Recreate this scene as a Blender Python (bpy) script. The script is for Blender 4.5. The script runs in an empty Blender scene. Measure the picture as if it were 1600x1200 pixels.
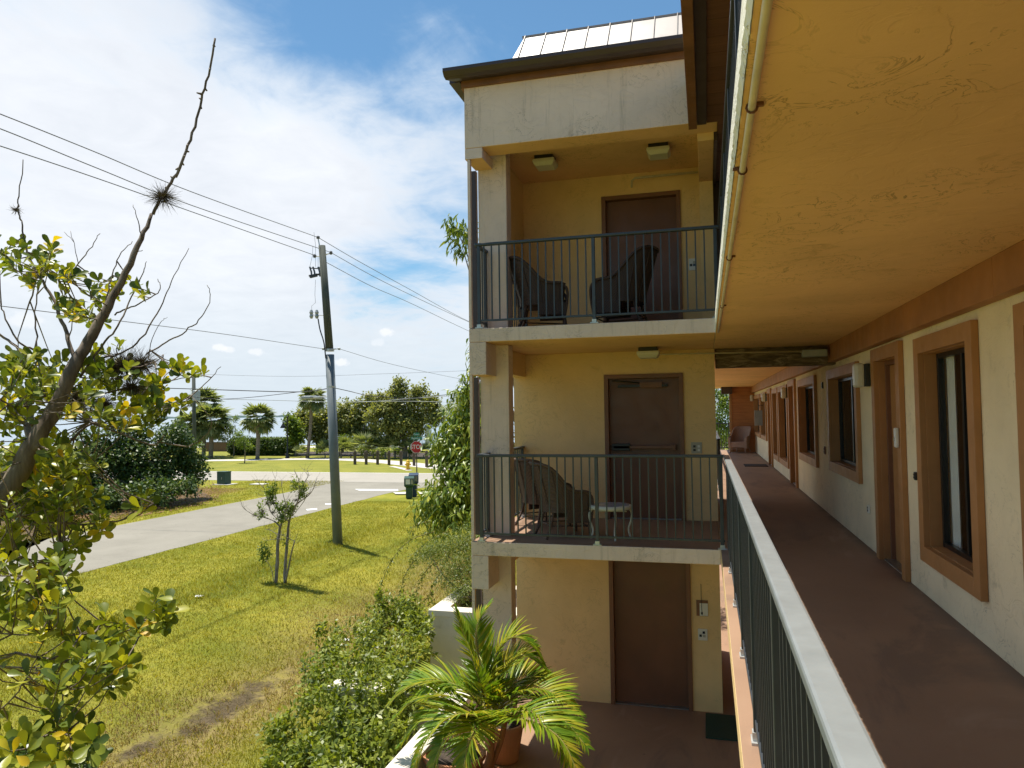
import bpy, math, random
import numpy as np
from mathutils import Vector, Matrix
sc = bpy.context.scene
COL = sc.collection
R = math.radians
random.seed(7)
rng = np.random.default_rng(7)

# ---------------------------------------------------------------- camera
CF = 1137.3                       # focal length in pixels of a 1600 wide frame
YAW, PITCH, ROLL = -.260507, .0402715, -.0132499
CAM = np.array([0., 0., 4.25])
def basis():
    cy, sy, cp, sp = math.cos(YAW), math.sin(YAW), math.cos(PITCH), math.sin(PITCH)
    f = np.array([sy*cp, cy*cp, sp]); r = np.array([cy, -sy, 0.]); u = np.cross(r, f)
    c, s = math.cos(ROLL), math.sin(ROLL)
    return c*r+s*u, -s*r+c*u, f
CR, CU, CFW = basis()
def at(px, py, **k):
    d = CR*(px-800)/CF - CU*(py-600)/CF + CFW
    (a, v), = k.items()
    if a == 'd': return CAM + d*v
    i = 'xyz'.index(a)
    return CAM + d*((v-CAM[i])/d[i])
cam = bpy.data.cameras.new('camera'); cam.lens = CF/1600*36; cam.sensor_width = 36
cam.clip_start = .03; cam.clip_end = 20000
camo = bpy.data.objects.new('camera', cam); COL.objects.link(camo)
m = Matrix(((CR[0], CU[0], -CFW[0], CAM[0]), (CR[1], CU[1], -CFW[1], CAM[1]), (CR[2], CU[2], -CFW[2], CAM[2]), (0, 0, 0, 1)))
camo.matrix_world = m
sc.camera = camo

# ---------------------------------------------------------------- light
SDIR = np.array([-.245, .11, 1.]); SDIR /= np.linalg.norm(SDIR)     # towards the sun
sun = bpy.data.lights.new('sun', 'SUN'); sun.energy = 5.0; sun.angle = R(.53); sun.color = (1, .94, .83)
suno = bpy.data.objects.new('sun', sun); COL.objects.link(suno)
suno.rotation_euler = Vector(SDIR).to_track_quat('Z', 'Y').to_euler(); suno.location = (-20, 20, 60)
sc.view_settings.view_transform = 'Standard'; sc.view_settings.look = 'None'
sc.view_settings.exposure = .54; sc.view_settings.gamma = 1

# ---------------------------------------------------------------- node helper
class NT:
    def __init__(s, tree): s.t = tree; s.n = tree.nodes; s.l = tree.links
    def node(s, typ, **kw):
        n = s.n.new(typ)
        for k, v in kw.items():
            if k in ('operation', 'blend_type', 'data_type', 'feature', 'interpolation_type', 'distribution', 'noise_dimensions', 'sky_type', 'bands_direction', 'wave_type', 'clamp', 'distance', 'musgrave_type'):
                setattr(n, k, v)
        return n
    def set(s, sock, v):
        if isinstance(v, bpy.types.NodeSocket): s.l.new(v, sock)
        elif v is not None:
            if isinstance(v, (tuple, list)) and len(v) == 3 and sock.type == 'RGBA': v = (*v, 1)
            sock.default_value = v
    def math(s, op, a, b=None, c=None):
        n = s.node('ShaderNodeMath', operation=op); s.set(n.inputs[0], a)
        if b is not None: s.set(n.inputs[1], b)
        if c is not None: s.set(n.inputs[2], c)
        return n.outputs[0]
    def vmath(s, op, a, b=None):
        n = s.node('ShaderNodeVectorMath', operation=op); s.set(n.inputs[0], a)
        if b is not None: s.set(n.inputs[1], b)
        return n.outputs['Value' if op in ('DOT_PRODUCT', 'LENGTH', 'DISTANCE') else 'Vector']
    def mix(s, f, a, b, blend='MIX'):
        n = s.node('ShaderNodeMix', data_type='RGBA', blend_type=blend); s.set(n.inputs[0], f); s.set(n.inputs[6], a); s.set(n.inputs[7], b)
        return n.outputs[2]
    def noise(s, vec=None, scale=5, detail=4, rough=.55, dist=0, out='Fac'):
        n = s.node('ShaderNodeTexNoise'); s.set(n.inputs['Vector'], vec) if vec is not None else None
        n.inputs['Scale'].default_value = scale; n.inputs['Detail'].default_value = detail
        n.inputs['Roughness'].default_value = rough; n.inputs['Distortion'].default_value = dist
        return n.outputs[out]
    def voro(s, vec=None, scale=5, feature='F1', out='Distance'):
        n = s.node('ShaderNodeTexVoronoi', feature=feature); s.set(n.inputs['Vector'], vec) if vec is not None else None
        n.inputs['Scale'].default_value = scale
        return n.outputs[out]
    def rng(s, v, a, b, c=0., d=1., smooth=False):
        n = s.n.new('ShaderNodeMapRange'); n.interpolation_type = 'SMOOTHSTEP' if smooth else 'LINEAR'
        s.set(n.inputs[0], v)
        for i, x in enumerate((a, b, c, d)): n.inputs[i+1].default_value = x
        return n.outputs[0]
    def ramp(s, f, stops, const=False):
        n = s.n.new('ShaderNodeValToRGB'); s.set(n.inputs[0], f); e = n.color_ramp.elements
        if const: n.color_ramp.interpolation = 'CONSTANT'
        while len(e) < len(stops): e.new(.5)
        for i, (p, c) in enumerate(stops): e[i].position = p; e[i].color = (*c, 1)
        return n.outputs[0]
    def pos(s): return s.n.new('ShaderNodeNewGeometry').outputs['Position']
    def obj(s): return s.n.new('ShaderNodeTexCoord').outputs['Object']
    def sep(s, v):
        n = s.n.new('ShaderNodeSeparateXYZ'); s.l.new(v, n.inputs[0]); return n.outputs
    def mapping(s, v, scale=(1, 1, 1), loc=(0, 0, 0), rot=(0, 0, 0)):
        n = s.n.new('ShaderNodeMapping'); s.l.new(v, n.inputs[0])
        n.inputs[1].default_value = loc; n.inputs[2].default_value = rot; n.inputs[3].default_value = scale
        return n.outputs[0]
    def bump(s, h, strength=.3, dist=.01, normal=None):
        n = s.n.new('ShaderNodeBump'); n.inputs['Strength'].default_value = strength; n.inputs['Distance'].default_value = dist
        s.l.new(h, n.inputs['Height'])
        if normal is not None: s.l.new(normal, n.inputs['Normal'])
        return n.outputs[0]

# ---------------------------------------------------------------- world: blue sky with high cloud
W = bpy.data.worlds.new('World'); sc.world = W; W.use_nodes = True
t = NT(W.node_tree); t.n.clear()
out = t.n.new('ShaderNodeOutputWorld'); bg = t.n.new('ShaderNodeBackground')
sky = t.node('ShaderNodeTexSky', sky_type='NISHITA'); sky.sun_disc = False
sky.sun_elevation = math.asin(SDIR[2]); sky.sun_rotation = math.atan2(SDIR[0], SDIR[1]); sky.altitude = 5
sky.air_density = 1.0; sky.dust_density = .35; sky.ozone_density = 2.2
D = t.vmath('NORMALIZE', t.n.new('ShaderNodeTexCoord').outputs['Generated'])
dz = t.sep(D)[2]; dx = t.sep(D)[0]; dy = t.sep(D)[1]
den = t.math('ADD', t.math('MAXIMUM', dz, 0.), .13)
comb = t.n.new('ShaderNodeCombineXYZ'); t.l.new(t.math('DIVIDE', dx, den), comb.inputs[0]); t.l.new(t.math('DIVIDE', dy, den), comb.inputs[1])
PV = comb.outputs[0]
PVr = t.mapping(PV, scale=(1, .55, 1), rot=(0, 0, R(-35)))
n1 = t.noise(PVr, 1.25, 7, .6, .7); n2 = t.noise(PV, 5.5, 6, .62, .4); n3 = t.noise(D, 2.2, 3, .5)
blobs = [  # direction of a cloud mass or a clear patch: pixel of the photo, sharpness, weight
    ((150, 260), 14, .40), ((560, 250), 22, .40), ((300, 130), 40, .20), ((480, 520), 25, .38), ((120, 480), 12, .30), ((660, 140), 90, .20),
    ((470, 20), 70, -.52), ((330, -60), 50, -.25), ((960, -30), 40, -.72), ((620, -60), 40, -.35), ((640, 425), 210, -.56), ((480, 440), 260, -.38), ((560, 432), 300, -.28), ((700, 350), 300, -.2), ((520, 140), 90, -.24), ((700, 230), 120, -.18), ((60, 420), 60, -.25), ((560, 70), 300, -.16),
    ((1200, 640), 30, .3)]
B = None
for (px, py), k, w in blobs:
    d = at(px, py, d=1.)-CAM; d /= np.linalg.norm(d)
    g = t.math('MULTIPLY', t.math('EXPONENT', t.math('MULTIPLY', t.math('SUBTRACT', t.vmath('DOT_PRODUCT', D, tuple(d)), 1.), float(k))), w)
    B = g if B is None else t.math('ADD', B, g)
fld = t.math('ADD', t.math('ADD', t.math('MULTIPLY', t.math('SUBTRACT', n1, .5), 1.75), t.math('MULTIPLY', t.math('SUBTRACT', n2, .5), .8)), B)
view = at(420, 500, d=1.)-CAM; view /= np.linalg.norm(view)
fld = t.math('ADD', fld, t.rng(t.vmath('DOT_PRODUCT', D, tuple(view)), -.35, .5, -1.05, .08, True))
mask = t.rng(fld, -.30, .44, .05, .95, True)
low = t.rng(dz, .0, .22, 1., 0., True)                       # milky air near the horizon
cl = t.mix(t.rng(t.math('ADD', n3, t.math('MULTIPLY', n2, .5)), .5, 1.05), (7.2, 7.35, 7.6), (5.2, 5.5, 6.0))
cl = t.mix(t.rng(fld, .0, .6), t.mix(.0, (4.9, 5.75, 6.7), (0, 0, 0)), cl)
skyc = t.mix(1., sky.outputs[0], (.57, .88, .95), 'MULTIPLY')
col = t.mix(mask, skyc, cl)
col = t.mix(t.math('MULTIPLY', low, t.rng(t.vmath('DOT_PRODUCT', D, tuple(view)), -.3, .6, .1, .72)), col, (4.55, 5.35, 6.0))
# small cumulus puffs low over the bay
for (px, py), k, w in [((343, 543), 9000, 1.), ((357, 546), 12000, .8), ((400, 550), 9000, .8), ((604, 519), 7000, 1.), ((590, 535), 9000, .5), ((533, 566), 8000, 1.), ((40, 500), 2500, .7)]:
    d = at(px, py, d=1.)-CAM; d /= np.linalg.norm(d)
    dd = t.vmath('SUBTRACT', D, tuple(d)); ds = t.vmath('LENGTH', t.vmath('MULTIPLY', dd, (1, 1, 1.9)))
    g = t.math('EXPONENT', t.math('MULTIPLY', t.math('MULTIPLY', ds, ds), -k*.9))
    g = t.math('MULTIPLY', t.rng(t.math('ADD', g, t.math('MULTIPLY', t.math('SUBTRACT', t.noise(D, 160, 4, .6), .5), .9)), .35, .8, 0, 1, True), .7*w)
    col = t.mix(g, col, (7.1, 7.2, 7.4))
t.l.new(col, bg.inputs[0]); bg.inputs[1].default_value = .1
t.l.new(bg.outputs[0], out.inputs[0])

# ---------------------------------------------------------------- materials
MATS = {}
def new_mat(name):
    m = bpy.data.materials.new(name); m.use_nodes = True; t = NT(m.node_tree)
    b = t.n['Principled BSDF']; MATS[name] = m
    return m, t, b
def simple(name, col, rough=.5, metal=0., var=.12, scale=6., bump=0., bscale=60., spec=.5, bdist=.003):
    m, t, b = new_mat(name)
    v = t.obj()
    f = t.noise(v, scale, 4, .6)
    c0 = tuple(c*(1-var) for c in col); c1 = tuple(min(1, c*(1+var)) for c in col)
    t.set(b.inputs['Base Color'], t.mix(t.rng(f, .3, .7), c0, c1))
    t.set(b.inputs['Roughness'], t.rng(t.noise(v, scale*3, 3), .3, .7, rough*.85, min(1, rough*1.15)))
    b.inputs['Metallic'].default_value = metal; b.inputs['Specular IOR Level'].default_value = spec
    if bump: t.set(b.inputs['Normal'], t.bump(t.noise(v, bscale, 3, .6), bump, bdist))
    return m
def stucco(name, col, dirt=.25, dcol=(.16, .12, .07), knock=.5, bump=.6, streak=0.):
    m, t, b = new_mat(name); v = t.pos()
    big = t.noise(v, .9, 5, .6); mid = t.noise(v, 5, 6, .65, .6)
    c = t.mix(t.rng(big, .3, .7), tuple(x*.84 for x in col), tuple(min(1, x*1.05) for x in col))
    dm = t.math('MULTIPLY', t.rng(mid, .55, .78, 0, 1, True), t.rng(t.noise(v, 1.7, 3), .4, .65, 0, dirt, True))
    c = t.mix(dm, c, dcol)
    # trowelled texture: plates with torn edges
    pl = t.noise(t.mapping(v, scale=(1, 1, 1.3)), 3.6, 5, .62, 1.6)
    ridge = t.math('ABSOLUTE', t.math('SUBTRACT', pl, .5))
    edge = t.rng(ridge, 0, .012, 1, 0, True)
    emask = t.rng(t.noise(v, 1.3, 3), .47, .6, 0, 1, True)
    edge = t.math('MULTIPLY', edge, emask)
    c = t.mix(t.math('MULTIPLY', edge, knock*.6), c, tuple(x*.55 for x in dcol))
    if streak:
        s = t.noise(t.mapping(v, scale=(7, 7, .5)), 2.2, 5, .7)
        c = t.mix(t.rng(s, .52, .75, 0, streak, True), c, dcol)
    t.set(b.inputs['Base Color'], c)
    b.inputs['Roughness'].default_value = .88; b.inputs['Specular IOR Level'].default_value = .25
    h = t.math('ADD', t.math('ADD', t.math('MULTIPLY', t.rng(pl, .46, .54, 0, 1, True), .55*knock), t.math('MULTIPLY', t.noise(v, 38, 4, .7), .45)), t.math('MULTIPLY', mid, .5))
    t.set(b.inputs['Normal'], t.bump(h, bump, .008))
    return m
stucco('stucco_cream', (.86, .60, .29), .3)
stucco('stucco_front', (.80, .63, .52), .2, knock=.8, streak=.3)
stucco('stucco_wall', (.92, .76, .50), .45, knock=.6)
stucco('ceiling_paint', (.84, .51, .265), .45, dcol=(.22, .12, .04), knock=.9, bump=.35)
stucco('white_masonry', (.68, .63, .54), .35, knock=.3, bump=.35)
stucco('edge_peeling', (.80, .76, .64), .9, dcol=(.42, .27, .08), knock=1., bump=.9)
def mk_mildew():
    m, t, b = new_mat('mildew_beam'); v = t.pos()
    n = t.noise(t.mapping(v, scale=(.6, 1, 3)), 5, 7, .7, 1.2)
    t.set(b.inputs['Base Color'], t.ramp(n, [(.34, (.05, .035, .02)), (.5, (.16, .11, .06)), (.68, (.4, .3, .2))]))
    b.inputs['Roughness'].default_value = .9
    t.set(b.inputs['Normal'], t.bump(n, .6, .01))
mk_mildew()
def mk_floor():
    m, t, b = new_mat('floor_coating'); v = t.pos()
    c = t.mix(t.rng(t.noise(v, .8, 5, .6), .3, .7), (.27, .165, .105), (.335, .21, .135))
    c = t.mix(t.rng(t.noise(v, 4, 6, .7), .55, .8, 0, .35, True), c, (.24, .16, .12))
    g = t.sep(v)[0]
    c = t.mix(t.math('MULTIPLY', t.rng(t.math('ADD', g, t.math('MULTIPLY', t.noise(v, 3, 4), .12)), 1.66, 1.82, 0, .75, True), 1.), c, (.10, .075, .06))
    st = t.noise(t.mapping(v, scale=(1, .35, 1)), 1.3, 6, .65, .8)
    c = t.mix(t.rng(st, .52, .64, 0, .6, True), c, (.175, .12, .09)); c = t.mix(t.rng(st, .44, .32, 0, .5, True), c, (.42, .29, .21))
    sp = t.math('MULTIPLY', t.rng(t.voro(v, 1.6), 0, .05, 1, 0, True), .7)
    c = t.mix(sp, c, (.10, .06, .05))
    t.set(b.inputs['Base Color'], c); b.inputs['Roughness'].default_value = .62
    b.inputs['Specular IOR Level'].default_value = .35
    t.set(b.inputs['Normal'], t.bump(t.noise(v, 90, 3, .7), .35, .003))
mk_floor()
simple('brown_trim', (.42, .195, .065), .55, var=.12, scale=3, bump=.2, bscale=25)
simple('brown_beam', (.36, .155, .055), .6, var=.18, scale=2, bump=.25, bscale=14)
simple('door_brown', (.17, .066, .030), .45, var=.15, scale=1.6, bump=.1, bscale=12)
simple('door_frame', (.20, .085, .04), .5, var=.12, scale=3)
simple('fascia_brown', (.055, .034, .032), .45, var=.15, scale=2)
simple('fascia_wood', (.20, .085, .035), .6, var=.25, scale=3, bump=.3, bscale=20)
simple('rail_paint', (.042, .05, .06), .38, var=.2, scale=9, bump=.06, bscale=60)
simple('rail_cap_sunlit', (.22, .24, .245), .36, var=.08, scale=9, bump=.05, bscale=50)  # lighter copy of the rail paint: sun glare on the near cap as colour
simple('bracket_metal', (.55, .55, .53), .4, metal=.5, var=.15, scale=20)
simple('black_plastic', (.018, .017, .016), .45)
simple('sash_black', (.012, .011, .01), .35)
simple('lens_white', (.62, .58, .48), .35, var=.05)
simple('plastic_white', (.72, .70, .64), .4, var=.06)
simple('plastic_beige', (.42, .38, .29), .45, var=.06)
simple('pipe_paint', (.60, .50, .33), .5, var=.15, scale=8, bump=.1)
simple('rust', (.16, .06, .03), .85, var=.4, scale=30, bump=.5, bscale=80)
simple('steel', (.35, .35, .34), .35, metal=.8)
simple('doormat_green', (.02, .05, .03), .95, var=.3, scale=60, bump=.8, bscale=300)
simple('doormat_dark', (.03, .02, .018), .95, var=.3, scale=60, bump=.8, bscale=300)
simple('terracotta', (.47, .20, .10), .75, var=.15, scale=4, bump=.2, bscale=30)
simple('soil', (.05, .035, .025), .95, var=.4, scale=20, bump=.9, bscale=50, bdist=.02)
simple('litter_soil', (.115, .07, .045), .95, var=.4, scale=8, bump=.9, bscale=40, bdist=.02)
simple('curtain', (.85, .83, .78), .85, var=.08, scale=4)
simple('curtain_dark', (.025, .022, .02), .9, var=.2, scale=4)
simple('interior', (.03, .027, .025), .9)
simple('table_paint', (.72, .68, .55), .45, var=.1, scale=12)
simple('table_glass', (.36, .35, .36), .15, var=.1, scale=5)
simple('fabric_blue', (.16, .2, .3), .9, var=.3, scale=30)
simple('cover_green', (.02, .06, .045), .5, var=.15)
simple('galv', (.36, .38, .38), .45, metal=.3, var=.15, scale=6)
simple('insulator', (.10, .10, .11), .25, var=.1)
simple('cable', (.03, .03, .03), .5)
simple('wire_alu', (.16, .16, .17), .5)
simple('sign_red', (.45, .012, .02), .4, var=.06)
simple('sign_green', (.0, .17, .10), .4, var=.06)
simple('sign_white', (.8, .8, .8), .4, var=.03)
simple('hydrant_yellow', (.72, .42, .02), .45, var=.1)
simple('hydrant_orange', (.55, .17, .03), .5)
simple('box_green', (.02, .065, .04), .4)
simple('box_blue', (.02, .045, .09), .4)
simple('paint_white', (.78, .78, .75), .6, var=.12, scale=3)
simple('concrete', (.52, .49, .43), .85, var=.12, scale=1.5, bump=.3, bscale=40)
simple('bollard_wood', (.10, .075, .05), .9, var=.3, scale=8, bump=.5, bscale=30)
simple('lamp_black', (.02, .02, .022), .4)
simple('fence_grey', (.5, .52, .53), .5)
simple('wood_wall', (.17, .09, .05), .8, var=.2)
def mk_siding():
    m, t, b = new_mat('orange_siding'); v = t.pos()
    f = t.math('FRACT', t.math('MULTIPLY', t.sep(v)[2], 1/.13))
    c = t.mix(t.rng(t.noise(t.mapping(v, scale=(1, 1, 9)), 2, 4), .3, .7), (.36, .13, .04), (.48, .19, .06))
    t.set(b.inputs['Base Color'], t.mix(t.rng(f, 0, .07, .6, 0), c, (.12, .045, .02)))
    b.inputs['Roughness'].default_value = .6
    t.set(b.inputs['Normal'], t.bump(f, .5, .01))
mk_siding()
def mk_soffit():
    m, t, b = new_mat('soffit_planks'); v = t.pos()
    y = t.math('MULTIPLY', t.sep(v)[1], 1/.30); f = t.math('FRACT', y); k = t.math('FLOOR', y)
    n = t.noise(t.mapping(v, scale=(1, 14, 1)), 2.5, 5, .6)
    c = t.mix(t.rng(n, .3, .7), (.11, .04, .018), (.17, .068, .03))
    c = t.mix(t.math('MULTIPLY', t.math('FRACT', t.math('MULTIPLY', k, .37)), .35), c, (.07, .025, .012))
    c = t.mix(t.rng(f, 0, .04, .9, 0), c, (.02, .01, .006))
    t.set(b.inputs['Base Color'], c); b.inputs['Roughness'].default_value = .65
    t.set(b.inputs['Normal'], t.bump(t.rng(f, 0, .05, 0, 1), .5, .01))
mk_soffit()
simple('roof_metal', (.31, .262, .23), .45, var=.06, scale=1.2, bump=.05)
simple('roof_seam', (.17, .145, .13), .5)
def mk_glass():
    m, t, b = new_mat('window_glass'); t.n.remove(b)
    g = t.n.new('ShaderNodeBsdfGlossy'); g.inputs['Roughness'].default_value = .02
    tr = t.n.new('ShaderNodeBsdfTransparent'); tr.inputs[0].default_value = (.93, .95, .94, 1)
    fr = t.n.new('ShaderNodeLayerWeight'); fr.inputs[0].default_value = .5
    mx = t.n.new('ShaderNodeMixShader'); t.l.new(t.math('ADD', t.math('MULTIPLY', t.math('POWER', fr.outputs['Facing'], 5.), .5), .03), mx.inputs[0]); t.l.new(tr.outputs[0], mx.inputs[1]); t.l.new(g.outputs[0], mx.inputs[2])
    t.l.new(mx.outputs[0], t.n['Material Output'].inputs[0])
mk_glass()
def mk_wicker(name, a, b_):
    m, t, b = new_mat(name); v = t.obj()
    w1 = t.n.new('ShaderNodeTexWave'); w1.inputs['Scale'].default_value = 26; w1.bands_direction = 'Z'; t.l.new(v, w1.inputs[0]); w1.inputs['Distortion'].default_value = 2
    w2 = t.n.new('ShaderNodeTexWave'); w2.inputs['Scale'].default_value = 18; w2.bands_direction = 'DIAGONAL'; t.l.new(v, w2.inputs[0]); w2.inputs['Distortion'].default_value = 2
    h = t.math('MULTIPLY', w1.outputs['Fac'], w2.outputs['Fac'])
    t.set(b.inputs['Base Color'], t.mix(t.math('ADD', t.math('MULTIPLY', h, .7), t.math('MULTIPLY', t.noise(v, 9, 4), .3)), a, b_))
    b.inputs['Roughness'].default_value = .6
    t.set(b.inputs['Normal'], t.bump(h, .8, .006))
mk_wicker('wicker_dark', (.035, .019, .013), (.125, .066, .042))
mk_wicker('wicker_brown', (.07, .04, .027), (.23, .14, .095))
mk_wicker('wicker_pink', (.30, .17, .11), (.55, .36, .26))
def foliage(name, stops, trans=.35, rough=.45, tint=1.):
    m, t, b = new_mat(name)
    r = t.n.new('ShaderNodeNewGeometry').outputs['Random Per Island']
    big = t.noise(t.pos(), 1.6, 2, .5)
    c = t.ramp(t.math('ADD', t.math('MULTIPLY', r, .75), t.math('MULTIPLY', t.math('SUBTRACT', big, .38), .7)), stops)
    t.set(b.inputs['Base Color'], c); b.inputs['Roughness'].default_value = rough; b.inputs['Specular IOR Level'].default_value = .35
    tl = t.n.new('ShaderNodeBsdfTranslucent'); t.set(tl.inputs[0], t.mix(1., c, (1.5, 1.45, .45), 'MULTIPLY'))
    mx = t.n.new('ShaderNodeMixShader'); mx.inputs[0].default_value = trans
    t.l.new(b.outputs[0], mx.inputs[1]); t.l.new(tl.outputs[0], mx.inputs[2]); t.l.new(mx.outputs[0], t.n['Material Output'].inputs[0])
foliage('leaf_near', [(0, (.04, .075, .02)), (.25, (.11, .155, .025)), (.55, (.24, .275, .03)), (.85, (.40, .39, .035)), (.97, (.50, .42, .03)), (1, (.5, .33, .03))], .35, .33)
foliage('leaf_autumn', [(0, (.55, .48, .03)), (.7, (.58, .40, .02)), (1, (.45, .20, .02))], .35)
foliage('leaf_bush', [(0, (.025, .055, .014)), (.6, (.075, .125, .028)), (1, (.17, .22, .05))], .25)
foliage('leaf_mango', [(0, (.05, .10, .015)), (.45, (.15, .22, .03)), (.85, (.30, .34, .045)), (1, (.46, .42, .09))], .3, .35)
foliage('leaf_feather', [(0, (.06, .10, .02)), (.6, (.15, .20, .035)), (1, (.27, .28, .06))], .3)
foliage('leaf_shrub', [(0, (.06, .10, .018)), (.5, (.20, .25, .035)), (.9, (.33, .36, .06)), (1, (.5, .5, .32))], .38, .4)
foliage('leaf_oak', [(0, (.12, .145, .05)), (.6, (.27, .285, .095)), (1, (.44, .42, .17))], .4)
foliage('leaf_lime', [(0, (.08, .13, .02)), (.6, (.17, .24, .035)), (1, (.27, .33, .06))], .4)
foliage('leaf_palmetto', [(0, (.10, .14, .05)), (.6, (.24, .28, .12)), (1, (.46, .46, .27))], .35)
foliage('leaf_palm_near', [(0, (.06, .15, .015)), (.35, (.16, .26, .02)), (.7, (.34, .36, .03)), (1, (.50, .36, .04))], .35, .3)
foliage('grass_blades', [(0, (.15, .16, .015)), (.5, (.29, .27, .022)), (.85, (.40, .34, .045)), (1, (.50, .40, .12))], .35, .6)
foliage('air_plant', [(0, (.05, .04, .03)), (1, (.16, .13, .10))], .1, .8)
foliage('dry_leaf', [(0, (.14, .07, .03)), (1, (.34, .19, .09))], .1, .8)
def mk_bark(name, a, b_, sc_=(1, 1, .25), k=14):
    m, t, b = new_mat(name); v = t.pos()
    n = t.noise(t.mapping(v, scale=sc_), k, 6, .7, .5)
    t.set(b.inputs['Base Color'], t.mix(t.rng(n, .35, .65), a, b_)); b.inputs['Roughness'].default_value = .85
    t.set(b.inputs['Normal'], t.bump(n, .7, .008))
mk_bark('bark', (.09, .065, .045), (.27, .22, .17))
mk_bark('bark_thin', (.05, .035, .028), (.15, .11, .085), k=30)
mk_bark('bark_palm', (.12, .09, .06), (.30, .24, .18), (1, 1, 4), 5)
mk_bark('bark_grey', (.12, .10, .085), (.34, .30, .26), k=20)
mk_bark('pole_wood', (.045, .05, .04), (.10, .11, .09), (4, 4, .15), 6)
mk_bark('rachis', (.20, .17, .04), (.33, .28, .08), k=20)
mk_bark('crownshaft', (.18, .05, .02), (.26, .10, .04), k=10)
simple('pole_sheath', (.15, .175, .185), .6, var=.12, scale=2, bump=.15, bscale=20)
# ---------------------------------------------------------------- geometry helpers
class MB:
    """collects shapes and links them as one mesh object"""
    def __init__(s): s.v = []; s.f = []; s.m = []; s.mats = []
    def mi(s, mat):
        if mat not in s.mats: s.mats.append(mat)
        return s.mats.index(mat)
    def add(s, vs, fs, mat=None):
        o = len(s.v); s.v += [tuple(map(float, v)) for v in vs]; s.f += [tuple(i+o for i in f) for f in fs]
        s.m += [s.mi(mat)]*len(fs); return s
    def box(s, x0, x1, y0, y1, z0, z1, mat=None, top=None, bottom=None):
        vs = [(x, y, z) for z in (z0, z1) for y in (y0, y1) for x in (x0, x1)]
        fs = [(0, 2, 3, 1), (4, 5, 7, 6), (0, 1, 5, 4), (1, 3, 7, 5), (3, 2, 6, 7), (2, 0, 4, 6)]
        o = len(s.v); s.v += vs; s.f += [tuple(i+o for i in f) for f in fs]
        s.m += [s.mi(bottom or mat), s.mi(top or mat)] + [s.mi(mat)]*4; return s
    def obox(s, c, ax, ay, az, mat=None):
        c, ax, ay, az = map(np.array, (c, ax, ay, az))
        vs = [c+ax*i+ay*j+az*k for k in (-1, 1) for j in (-1, 1) for i in (-1, 1)]
        return s.add(vs, [(0, 2, 3, 1), (4, 5, 7, 6), (0, 1, 5, 4), (1, 3, 7, 5), (3, 2, 6, 7), (2, 0, 4, 6)], mat)
    def tube(s, pts, rad, n=8, mat=None, cap=True, jit=0.):
        pts = [np.array(p, float) for p in pts]
        if not hasattr(rad, '__len__'): rad = [rad]*len(pts)
        T = []
        for i in range(len(pts)):
            d = pts[min(i+1, len(pts)-1)]-pts[max(i-1, 0)]; T.append(d/(np.linalg.norm(d)+1e-9))
        a = np.array([0, 0, 1.]) if abs(T[0][2]) < .9 else np.array([1., 0, 0])
        u = np.cross(a, T[0]); u /= np.linalg.norm(u); vs = []
        for i, p in enumerate(pts):
            u = u-T[i]*np.dot(u, T[i]); u /= np.linalg.norm(u)+1e-9; w = np.cross(T[i], u)
            for k in range(n):
                an = 2*math.pi*k/n; r = rad[i]*(1+(random.uniform(-jit, jit) if jit else 0)); vs.append(p+(u*math.cos(an)+w*math.sin(an))*r)
        fs = [(i*n+k, i*n+(k+1) % n, (i+1)*n+(k+1) % n, (i+1)*n+k) for i in range(len(pts)-1) for k in range(n)]
        if cap: fs += [tuple(range(n))[::-1], tuple((len(pts)-1)*n+k for k in range(n))]
        return s.add(vs, fs, mat)
    def lathe(s, c, prof, n=20, mat=None):
        vs = []; fs = []
        for r, z in prof:
            for k in range(n):
                a = 2*math.pi*k/n; vs.append((c[0]+r*math.cos(a), c[1]+r*math.sin(a), c[2]+z))
        for i in range(len(prof)-1):
            for k in range(n): fs.append((i*n+k, i*n+(k+1) % n, (i+1)*n+(k+1) % n, (i+1)*n+k))
        fs += [tuple(range(n))[::-1], tuple((len(prof)-1)*n+k for k in range(n))]
        return s.add(vs, fs, mat)
    def build(s, name, mat=None, parent=None, smooth=False, bevel=0., label=None, loc=None):
        me = bpy.data.meshes.new(name)
        me.from_pydata(s.v, [], s.f)
        for mm in s.mats: me.materials.append(MATS[mm or mat])
        me.polygons.foreach_set('material_index', s.m)
        if smooth: me.polygons.foreach_set('use_smooth', [True]*len(s.f))
        me.update()
        o = bpy.data.objects.new(name, me); COL.objects.link(o)
        if parent: o.parent = parent; 
        if loc: o.location = loc
        if bevel:
            b = o.modifiers.new('bevel', 'BEVEL'); b.width = bevel; b.segments = 2; b.limit_method = 'ANGLE'; b.harden_normals = False
        if label: o['label'] = label
        return o
def fast_mesh(name, verts, sizes, idx, mats, midx=None, parent=None, smooth=False):
    me = bpy.data.meshes.new(name)
    me.vertices.add(len(verts)); me.vertices.foreach_set('co', np.asarray(verts, np.float32).ravel())
    me.loops.add(len(idx)); me.loops.foreach_set('vertex_index', np.asarray(idx, np.int32))
    sizes = np.asarray(sizes, np.int32); st = np.concatenate([[0], np.cumsum(sizes)[:-1]]).astype(np.int32)
    me.polygons.add(len(sizes)); me.polygons.foreach_set('loop_start', st)
    for mm in mats: me.materials.append(MATS[mm])
    if midx is not None: me.polygons.foreach_set('material_index', np.asarray(midx, np.int32))
    if smooth: me.polygons.foreach_set('use_smooth', np.ones(len(sizes), bool))
    me.update(calc_edges=True)
    o = bpy.data.objects.new(name, me); COL.objects.link(o)
    if parent: o.parent = parent
    return o
def norm(a): return a/(np.linalg.norm(a, axis=-1, keepdims=True)+1e-9)
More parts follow.
